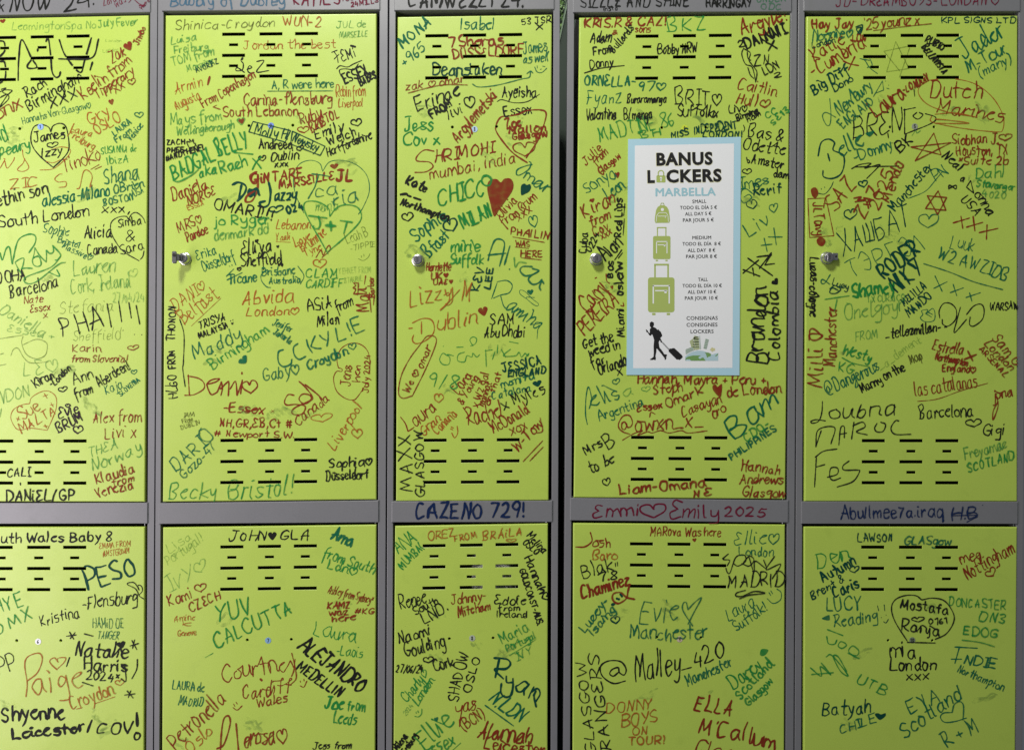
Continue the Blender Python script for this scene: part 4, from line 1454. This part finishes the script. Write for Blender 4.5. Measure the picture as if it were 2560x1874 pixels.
>G 10;290 655 420 705;285 710 300 770 350 775 370 740;440 770 400 755 380 790 410 810 445 790 440 770;460 850 530 870 550 830 500 790 465 830 500 870 555 895
>G 10;150 970 240 1040 235 960 320 1030 240 930;280 880 330 870 460 1030 400 1000 340 880 380 880 450 1000;160 1025 340 1010
UTB;530 1092 765 1205 82;G 10
>K 9;1070 410 1020 375 930 375 850 410 820 480 850 590 950 750;1070 410 1160 395 1260 420 1330 520 1330 600 1270 690 1180 735;950 760 1180 765
+Mostafa;895 477 1285 527 78;K 11
+~;1000 592 1110 587 56;K 9
+0161;1130 617 1280 602 46;K 9
+Ranja;905 662 1215 702 92;K 11
DONCASTER;1295 452 1755 492 72;G 9
+DN3;1545 582 1750 602 76;G 10
+EDOG;1415 692 1690 717 72;G 11
+>G 8;1400 740 1550 760 1670 795
|T 12;1345 800 1530 810;1380 810 1345 935;1315 900 1400 900
+NDIE;1420 932 1670 972 76;T 13
+Northampton;1360 1002 1738 1162 68;T 9
mia;815 892 1022 887 125;K 13
+London;810 997 1182 982 92;K 12
+xxx;940 1072 1125 1067 80;K 9
EVA;985 1362 1215 1232 112;T 10
+Scotland;930 1552 1392 1222 115;T 13
+>T 10;1320 1340 1340 1270 1390 1250 1415 1290 1410 1400;1320 1340 1250 1345 1225 1380 1260 1420 1340 1415 1410 1395;1410 1395 1440 1385
+R + M;1290 1632 1545 1490 125;T 11
Batyah;250 1362 642 1342 112;D 11
+CHILE;400 1512 692 1422 72;T 10
+$D;725 1400 690 1370 685 1350 710 1345 735 1355 770 1345 770 1370
'''
cur = None; n = 0; ox = oy = 0; cname = ''; clabel = ''; seed = 11
for ln in DATA.strip().split('\n'):
    if ln.startswith('@') and ';' not in ln:
        if cur: emit(cur, n, cname, clabel); cur = None
        ox, oy = map(float, ln[1:].split()); continue
    join = ln.startswith('+') and len(ln) > 1 and ln[1] != ';'
    if join: ln = ln[1:]
    if not join or cur is None:
        if cur: emit(cur, n, cname, clabel)
        n += 1; cur = Ink(ox, oy, seed + n*13)
        body = ln.split(';')[0]
        doodle = ln[0] in '>|$' or body in ('~', '^')
        code = (ln[1] if ln[0] in '>|$' else ln.split(';')[2].split()[0])
        heart = body in ('~', '^') or (ln[0] == '$')
        cname = 'heart_doodle' if heart else ('pen_doodle' if doodle else 'inscription')
        clabel = COLOURWORD[code] + (' hand-drawn heart' if heart else ' marker drawing' if doodle else ' marker handwriting')
    if ln[0] in '>|':
        parts = ln[1:].split(';'); col, w = parts[0].split(); 
        for s in parts[1:]:
            v = list(map(float, s.split())); cur.stroke([cur.P(v[i], v[i+1]) for i in range(0, len(v), 2)], col, float(w), ln[0] == '>')
        if cname == 'pen_doodle': cname = 'pen_doodle'
    elif ln[0] == '$':
        parts = ln[1:].split(';'); v = list(map(float, parts[1].split()))
        cur.fill([cur.P(v[i], v[i+1]) for i in range(0, len(v), 2)], parts[0])
    else:
        s, geo_, cw = ln.rsplit(';', 2); col, w = cw.split(); x0, y0, x1, y1, h = map(float, geo_.split())
        cur.text(s, x0, y0, x1, y1, h, col, float(w))
if cur: emit(cur, n, cname, clabel)
# wiped-off patches where older ink was rubbed into the paint
SR = random.Random(77)
for d, o, ci, k in DOORS:
    for q in range(9 if k == 0 else 4):
        a0 = SR.uniform(-d.W/2+25, d.W/2-90); b0 = SR.uniform(175, (d.H-190 if k == 0 else 540)); px, py = d.px(a0, b0)
        n += 1; ik = Ink(px, py, n); ang = SR.uniform(-0.7, 0.7); L = SR.uniform(60, 190)
        for r_ in range(SR.randint(2, 4)):
            off = Vector((SR.uniform(-30, 30), r_*SR.uniform(22, 40)))
            pts = [ik.P(off.x + L*t*math.cos(ang) + SR.gauss(0, 5), off.y + L*t*math.sin(ang) + SR.gauss(0, 12)) for t in (0, .25, .5, .75, 1)]
            ik.stroke(pts, 's', SR.uniform(12, 30))
        emit(ik, n, 'ink_smudge', 'faint wiped ink smudge')

# ---------------------------------------------------------------- the poster
PO = empty('price_poster', W(1709, 938), 'white price poster with a pale blue border stuck on the fourth upper door', 'poster')
yP = -0.0014
def flat(name, polys, m, y, th=0.0, parent=PO):
    mb = MB()
    for pl in polys:
        P = [W(*p) for p in pl]
        for p in P: p.y = y
        if th:
            Q = [Vector((p.x, p.y+th, p.z)) for p in P]; k = len(P)
            mb.add(P+Q, [tuple(range(k)), tuple(range(2*k-1, k-1, -1))] + [(i, (i+1) % k, k+(i+1) % k, k+i) for i in range(k)])
        else: mb.add(P, [tuple(range(len(P)))])
    return mb.build(name, m, parent)
BLUE = plain('poster_blue_border', srgb(176, 215, 228), 0.45, grain=0.02)
WHITE = plain('poster_white', (0.84, 0.86, 0.86, 1), 0.45, grain=0.02)
PBLK = plain('poster_black_print', (0.010, 0.010, 0.010, 1), 0.5)
PGRN = plain('poster_green_print', (0.40, 0.50, 0.13, 1), 0.5)
PBLU = plain('poster_blue_print', (0.33, 0.58, 0.64, 1), 0.5)
PHALO = plain('poster_cream_print', (0.80, 0.80, 0.52, 1), 0.5)
flat('paper_sheet', [[(1570,348.6),(1851.6,343),(1848,938),(1566,936.8)]], BLUE, yP, 0.0006)
flat('white_panel', [[(1586.7,364.7),(1834.3,359.6),(1830.4,919.3),(1582.5,920.2)]], WHITE, yP-0.00012)
def Z0(x, y): return (1400+x/3.304, y/3.304)
def Z1(x, y): return (1400+x/3.304, 450+y/3.304)
def printed(name, s, p0, p1, cap, m, y, offset=0.0, space=1.0, bold=0.0, parent=PO):
    cu = bpy.data.curves.new('tmp', 'FONT'); cu.body = s; cu.size = 1.0; cu.offset = offset; cu.space_character = space; cu.resolution_u = 3
    ob = bpy.data.objects.new('tmp', cu); COL.objects.link(ob)
    dg = bpy.context.evaluated_depsgraph_get(); me = ob.evaluated_get(dg).to_mesh()
    V = [v.co.copy() for v in me.vertices]; F = [tuple(p.vertices) for p in me.polygons]
    ob.evaluated_get(dg).to_mesh_clear()
    bpy.data.objects.remove(ob); bpy.data.curves.remove(cu)
    x0 = min(v.x for v in V); x1 = max(v.x for v in V); hcap = 0.729*0.98
    a = Vector(p0); b = Vector(p1); L = (b-a).length; u = (b-a)/L; nn = Vector((u.y, -u.x)); sx = L/(x1-x0); sy = cap/hcap
    mb = MB()
    for kk, (sh, sv) in enumerate([(0, 0)] if not bold else [(-bold, 0), (bold, 0), (0, bold*0.8), (0, -bold*0.8), (0, 0)]):
        pts = []
        for v in V:
            q = a + u*((v.x-x0)*sx + sh) + nn*(v.y*sy + sv); w = W(q.x, q.y); w.y = y - kk*0.000004; pts.append(w)
        mb.add(pts, F)
    return mb.build(name, m, parent)
yT = yP-0.00024
printed('title_outline', 'BANUS', Z0(791,1370), Z0(1262,1361), 103/3.304, PHALO, yT+0.00004, 0.055, 1.08)
printed('title_lettering', 'BANUS', Z0(798,1367), Z0(1257,1358), 100/3.304, PBLK, yT-0.00006, 0.030, 1.12, 0.8)
printed('title_outline', 'L', Z0(718,1513), Z0(785,1512), 103/3.304, PHALO, yT+0.00004, 0.055)
printed('title_outline', 'CKERS', Z0(874,1510), Z0(1336,1501), 103/3.304, PHALO, yT+0.00004, 0.055, 1.08)
printed('title_lettering', 'L', Z0(724,1510), Z0(780,1509), 100/3.304, PBLK, yT-0.00006, 0.030, 1.0, 0.8)
printed('title_lettering', 'CKERS', Z0(880,1507), Z0(1331,1498), 100/3.304, PBLK, yT-0.00006, 0.030, 1.12, 0.8)
printed('place_lettering', 'MARBELLA', Z0(790,1622), Z0(1282,1616), 66/3.304, PBLU, yT-0.00006, 0.0, 1.04, 0.9)
LINES = [('SMALL',1092,1206,192),('TODO EL DÍA 5 €',990,1294,243),('ALL DAY 5 €',1032,1248,294),('PAR JOUR 5 €',1014,1268,346),
 ('MEDIUM',1092,1246,491),('TODO EL DÍA  8 €',1010,1326,542),('ALL DAY  8 €',1054,1280,595),('PAR JOUR 8 €',1040,1294,646),
 ('TALL',1140,1218,836),('TODO EL DÍA 10 €',1010,1334,887),('ALL DAY 10 €',1054,1288,938),('PAR JOUR 10 €',1030,1302,989),
 ('CONSIGNAS',1044,1300,1155),('CONSIGNES',1044,1298,1210),('LOCKERS',1077,1266,1265)]
for i, (s, xa, xb, yb) in enumerate(LINES):
    sl = 2 if i < 4 else 1
    printed('price_line' if i < 12 else 'footer_line', s, Z1(xa, yb+sl), Z1(xb, yb-sl), (29 if i < 12 else 31)/3.304, PBLK, yT, 0.0, 1.05, 0.22)
def rr(x0, y0, x1, y1, r, Z=Z1, n=5):
    out = []
    for cx, cy, a0 in ((x1-r, y0+r, -90), (x1-r, y1-r, 0), (x0+r, y1-r, 90), (x0+r, y0+r, 180)):
        for k in range(n+1):
            a = math.radians(a0 + 90*k/n); out.append(Z(cx + r*math.cos(a), cy + r*math.sin(a)))
    return out
def bar(x0, y0, x1, y1, w, Z=Z1):
    a = Vector((x0, y0)); b = Vector((x1, y1)); d = (b-a).normalized(); nn = Vector((-d.y, d.x))*w/2; e = d*(w/2)
    return [Z(*(a-e+nn)), Z(*(b+e+nn)), Z(*(b+e-nn)), Z(*(a-e-nn))]
# padlock standing in for the O
flat('padlock_print', [rr(795,1452,870,1510,6,Z0)], PGRN, yT)
flat('padlock_shackle', [bar(810,1450,810,1432,9,Z0), bar(855,1450,855,1432,9,Z0)], PGRN, yT)
flat('padlock_shackle', [[Z0(832+s*math.cos(math.radians(a)), 1434-s*math.sin(math.radians(a))) for a in range(0, 181, 15) for s in (27,)] +
     [Z0(832+18*math.cos(math.radians(a)), 1434-18*math.sin(math.radians(a))) for a in range(180, -1, -15)]], PGRN, yT-0.00002)
flat('padlock_keyhole', [[Z0(832+9*math.cos(math.radians(a)), 1473+9*math.sin(math.radians(a))) for a in range(0, 360, 20)], rr(828,1478,837,1500,2,Z0)], WHITE, yT-0.00006)
# backpack, medium case, large case
flat('backpack_print', [[Z1(780,340),Z1(784,300),Z1(792,250),Z1(806,224),Z1(828,210),Z1(858,210),Z1(882,224),Z1(896,250),Z1(904,300),Z1(907,340),Z1(900,355),Z1(788,357)]], PGRN, yT)
flat('backpack_loop', [bar(830,208,834,196,6), bar(836,194,852,194,6), bar(854,196,858,208,6)], PGRN, yT-0.00002)
flat('backpack_detail', [[Z1(844+13*math.cos(math.radians(a)), 246+13*math.sin(math.radians(a))) for a in range(0, 360, 20)]] +
     [bar(*q) for q in ((793,345,797,300,4),(797,296,812,276,4),(816,272,872,272,4),(876,274,888,292,4),(890,298,894,345,4),(808,300,878,300,4.5),(868,304,868,314,4))], WHITE, yT-0.00006)
def case(x0, y0, x1, y1, hx0, hx1, hy, r):
    flat('suitcase_print', [rr(x0, y0, x1, y1, r)], PGRN, yT)
    w = (x1-x0)*0.055
    flat('suitcase_handle', [bar(hx0, y0-3, hx0, hy+w, w*1.1), bar(hx1, y0-3, hx1, hy+w, w*1.1), bar(hx0, hy, hx1, hy, w*1.2)], PGRN, yT-0.00002)
    flat('suitcase_wheel', [rr(x0+(x1-x0)*f-w*1.2, y1+5, x0+(x1-x0)*f+w*1.2, y1+5+w*1.5, w*0.4) for f in (0.22, 0.77)], PGRN, yT)
    a, b = x0+(x1-x0)*0.20, x0+(x1-x0)*0.80; t = y0+(y1-y0)*0.24; lw = (x1-x0)*0.048
    flat('suitcase_detail', [bar(a, t+4, a, y0+(y1-y0)*0.73, lw), bar(b, t+4, b, y0+(y1-y0)*0.73, lw), bar(a, t, b, t, lw),
         bar(a+(b-a)*0.15, t+(y1-y0)*0.14, b-(b-a)*0.15, t+(y1-y0)*0.14, lw*0.9), rr(b-(b-a)*0.30, t+(y1-y0)*0.14, b-(b-a)*0.16, t+(y1-y0)*0.21, 2)], WHITE, yT-0.00006)
case(767, 464, 911, 655, 803, 873, 395, 14)
case(725, 805, 944, 1093, 783, 891, 700, 22)
def ZS(x, y): return (1590 + x/11.8, 780 + y/11.8)
body = [(455,275),(520,310),(527,380),(498,432),(575,470),(630,525),(665,505),(668,530),(725,580),(768,680),(765,710),(712,765),(745,830),(765,880),(745,900),(722,890),(700,830),(685,840),
 (665,890),(680,1000),(690,1050),(760,1130),(830,1240),(908,1250),(905,1300),(885,1315),(893,1360),(865,1408),(838,1405),(838,1360),(800,1310),(740,1230),(620,1085),(598,1080),
 (598,1160),(570,1290),(580,1350),(578,1412),(525,1410),(510,1398),(490,1412),(410,1410),(405,1390),(470,1350),(510,1315),(518,1200),(512,1000),(530,820),(480,670),(455,655),(445,690),(420,700),(385,680),(335,598),(305,595),(282,515),(300,512),(350,560),(362,600),(400,625),(402,500),(440,465),(400,410),(400,320)]
flat('traveller_print', [[ZS(*p) for p in body]], PBLK, yT)
flat('trolley_pole_print', [bar(755,890,962,1112,13,ZS), bar(775,880,980,1100,9,ZS)], PBLK, yT-0.00002)
flat('trolley_case_print', [[ZS(*p) for p in ((985,1065),(1030,1080),(1080,1060),(1130,1065),(1360,1280),(1362,1310),(1380,1325),(1290,1408),(1260,1410),(1245,1395),(1195,1400),(955,1160),(960,1110),(985,1090))]], PBLK, yT-0.00004)
def ZG(x, y): return (1690 + x/16.12, 860 + y/16.12)
SEA = plain('globe_sea_print', (0.45, 0.62, 0.66, 1), 0.5); LAND = plain('globe_land_print', (0.17, 0.34, 0.10, 1), 0.5)
TAN = plain('towers_tan_print', (0.42, 0.48, 0.26, 1), 0.5); PALE = plain('towers_pale_print', (0.42, 0.52, 0.44, 1), 0.5); DKG = plain('towers_window_print', (0.16, 0.24, 0.15, 1), 0.5)
SAND = plain('bush_print', (0.62, 0.60, 0.30, 1), 0.5)
flat('globe_print', [[ZG(360,672),ZG(360,500),ZG(480,400),ZG(650,310),ZG(850,260),ZG(1050,270),ZG(1250,330),ZG(1450,420),ZG(1550,380),ZG(1690,355),ZG(1690,672)]], SEA, yT)
flat('land_print', [[ZG(*p) for p in ((365,655),(380,560),(480,500),(680,455),(1000,455),(900,520),(900,560),(960,600),(1040,540),(1090,540),(1190,672),(610,672),(540,612),(420,610))],
     [ZG(*p) for p in ((1140,345),(1300,340),(1405,400),(1380,490),(1290,510),(1270,550),(1230,520),(1200,400))],
     [ZG(*p) for p in ((1560,470),(1690,370),(1690,420),(1600,500))]], LAND, yT-0.00004)
tw = [[(1068,1330),(1096,1310),(1120,1400),(1092,1412)], [(1100,1298),(1142,1292),(1150,1396),(1122,1404)], [(1148,1288),(1154,1285),(1162,1395),(1152,1396)], [(1200,1308),(1228,1318),(1208,1398),(1182,1390)]]
flat('tower_print', [[Z1(*p) for p in t] for t in tw[:2]] + [[Z1(1094,1312),Z1(1110,1284),Z1(1146,1296)]] + [rr(1095,1310+i*22,1148,1316+i*22,2) for i in range(4)], TAN, yT-0.00006)
flat('tower_print', [[Z1(*p) for p in t] for t in tw[2:]] + [[Z1(1034,1400),Z1(1092,1380),Z1(1110,1402),Z1(1036,1440)]], PALE, yT-0.00008)
flat('tower_window_print', [bar(1204-3*i, 1320+13*i, 1222-3*i, 1325+13*i, 4) for i in range(6)] + [bar(1104, 1322+20*i, 1142, 1320+20*i, 4) for i in range(4)] + [bar(1042,1398+12*i,1096,1376+12*i,3) for i in range(3)], DKG, yT-0.0001)
flat('bush_print', [[Z1(1258+s*math.cos(a*0.5), 1400+s*0.8*math.sin(a*0.5)) for a, s in ((i, 20+5*math.sin(i*2.3)) for i in range(13))]], SAND, yT-0.00005)

# ---------------------------------------------------------------- pale crumpled bag inside the third lower locker
m, nt, b = mat('pale_plastic_bag')
b.inputs['Base Color'].default_value = (0.88, 0.90, 0.80, 1); b.inputs['Roughness'].default_value = 0.3
BAGM = m
mb = MB(); NX, NZ = 40, 30; vid = {}
for i in range(NX+1):
    for j in range(NZ+1):
        u, v = i/NX, j/NZ
        px = 1176 + (1290-1176)*u; py = 1405 + 330*v
        p = W(px, py, 0.0)
        f = mnoise.noise(Vector((px*0.05, py*0.05, 1.7)))*0.010 + mnoise.noise(Vector((px*0.15, py*0.13, 5.1)))*0.005
        edge = (2*u-1)**2; topf = max(0, 1 - v*5.0)
        p.y = 0.010 + 0.034*edge*edge + 0.030*topf*topf + f*0.6 + 0.004
        vid[i, j] = len(mb.v); mb.v.append(tuple(p))
for i in range(NX+1):
    for j in range(NZ+1):
        x, y, z = mb.v[vid[i, j]]; mb.v.append((x, 0.14 - (y-0.016)*0.5, z))
off = (NX+1)*(NZ+1)
for i in range(NX):
    for j in range(NZ):
        q = [vid[i, j], vid[i+1, j], vid[i+1, j+1], vid[i, j+1]]
        mb.f.append(q); mb.mi.append(0); mb.f.append([k+off for k in reversed(q)]); mb.mi.append(0)
rim = [vid[i, 0] for i in range(NX+1)] + [vid[NX, j] for j in range(1, NZ+1)] + [vid[i, NZ] for i in range(NX-1, -1, -1)] + [vid[0, j] for j in range(NZ-1, 0, -1)]
for a, b2 in zip(rim, rim[1:]+rim[:1]): mb.f.append([a, b2, b2+off, a+off]); mb.mi.append(0)
tag(mb.build('plastic_bag', BAGM, None, True), 'pale crumpled bag behind the vent slots of the third lower locker', 'bag')

# ---------------------------------------------------------------- hedge panel seen through the gap between the third and fourth columns
hp = empty('hedge_panel', (W(1408, 0, 0.9).x, 0.92, 0.0), 'leafy green hedge panel seen at the top of the gap between two locker columns', 'hedge')
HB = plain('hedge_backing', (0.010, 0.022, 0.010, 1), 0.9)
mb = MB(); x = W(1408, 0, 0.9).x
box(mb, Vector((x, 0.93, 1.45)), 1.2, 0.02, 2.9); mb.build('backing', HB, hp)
m, nt, b = mat('hedge_leaf_green'); N, L = nt.nodes, nt.links
oi = N.new('ShaderNodeNewGeometry'); nz = N.new('ShaderNodeTexNoise'); nz.inputs['Scale'].default_value = 60; L.new(oi.outputs['Position'], nz.inputs['Vector'])
cr = N.new('ShaderNodeValToRGB'); cr.color_ramp.elements[0].position = 0.35; cr.color_ramp.elements[0].color = (0.02, 0.07, 0.012, 1)
cr.color_ramp.elements[1].position = 0.65; cr.color_ramp.elements[1].color = (0.14, 0.26, 0.06, 1)
L.new(nz.outputs['Fac'], cr.inputs[0]); L.new(cr.outputs[0], b.inputs['Base Color']); b.inputs['Roughness'].default_value = 0.5
LEAF = m
R = random.Random(5); mb = MB()
for i in range(5200):
    lx = x + R.uniform(-0.10, 0.10); lz = R.uniform(1.75, 2.75); ly = 0.918 - R.uniform(0, 0.03)
    a = R.uniform(0, 6.283); tl_ = R.uniform(-0.9, 0.9); s = R.uniform(0.004, 0.007)
    d1 = Vector((math.cos(a), math.sin(tl_)*0.5, math.sin(a)))*s; d2 = Vector((-math.sin(a), R.uniform(-.6, .6), math.cos(a)))*s*0.4
    c = Vector((lx, ly, lz)); mb.add([c-d1, c+d2, c+d1, c-d2], [(0, 1, 2, 3)])
tag(mb.build('hedge_leaves', LEAF, hp), kind='stuff')
# dark green sheet leaning across the gap in front of the hedge
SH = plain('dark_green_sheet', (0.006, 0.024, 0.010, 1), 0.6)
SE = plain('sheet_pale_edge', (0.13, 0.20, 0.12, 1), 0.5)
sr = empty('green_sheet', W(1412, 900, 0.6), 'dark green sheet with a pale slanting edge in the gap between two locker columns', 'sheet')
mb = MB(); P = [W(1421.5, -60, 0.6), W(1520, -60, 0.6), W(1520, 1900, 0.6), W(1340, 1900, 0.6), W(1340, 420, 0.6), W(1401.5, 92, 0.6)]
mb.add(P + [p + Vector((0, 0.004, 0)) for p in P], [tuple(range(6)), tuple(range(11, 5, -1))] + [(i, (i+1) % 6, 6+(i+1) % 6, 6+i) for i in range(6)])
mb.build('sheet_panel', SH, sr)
mb = MB(); a = [(1424.5,-60),(1422,0),(1411.5,50),(1403,90),(1390,150),(1340,420)]
fr = [W(px-4.2, py, 0.597) for px, py in a] + [W(px-0.6, py, 0.597) for px, py in reversed(a)]
nf = len(fr); mb.add(fr + [p+Vector((0, 0.0025, 0)) for p in fr], [tuple(range(nf)), tuple(range(2*nf-1, nf-1, -1))] + [(i, (i+1) % nf, nf+(i+1) % nf, nf+i) for i in range(nf)])
mb.build('edge_strip', SE, sr)
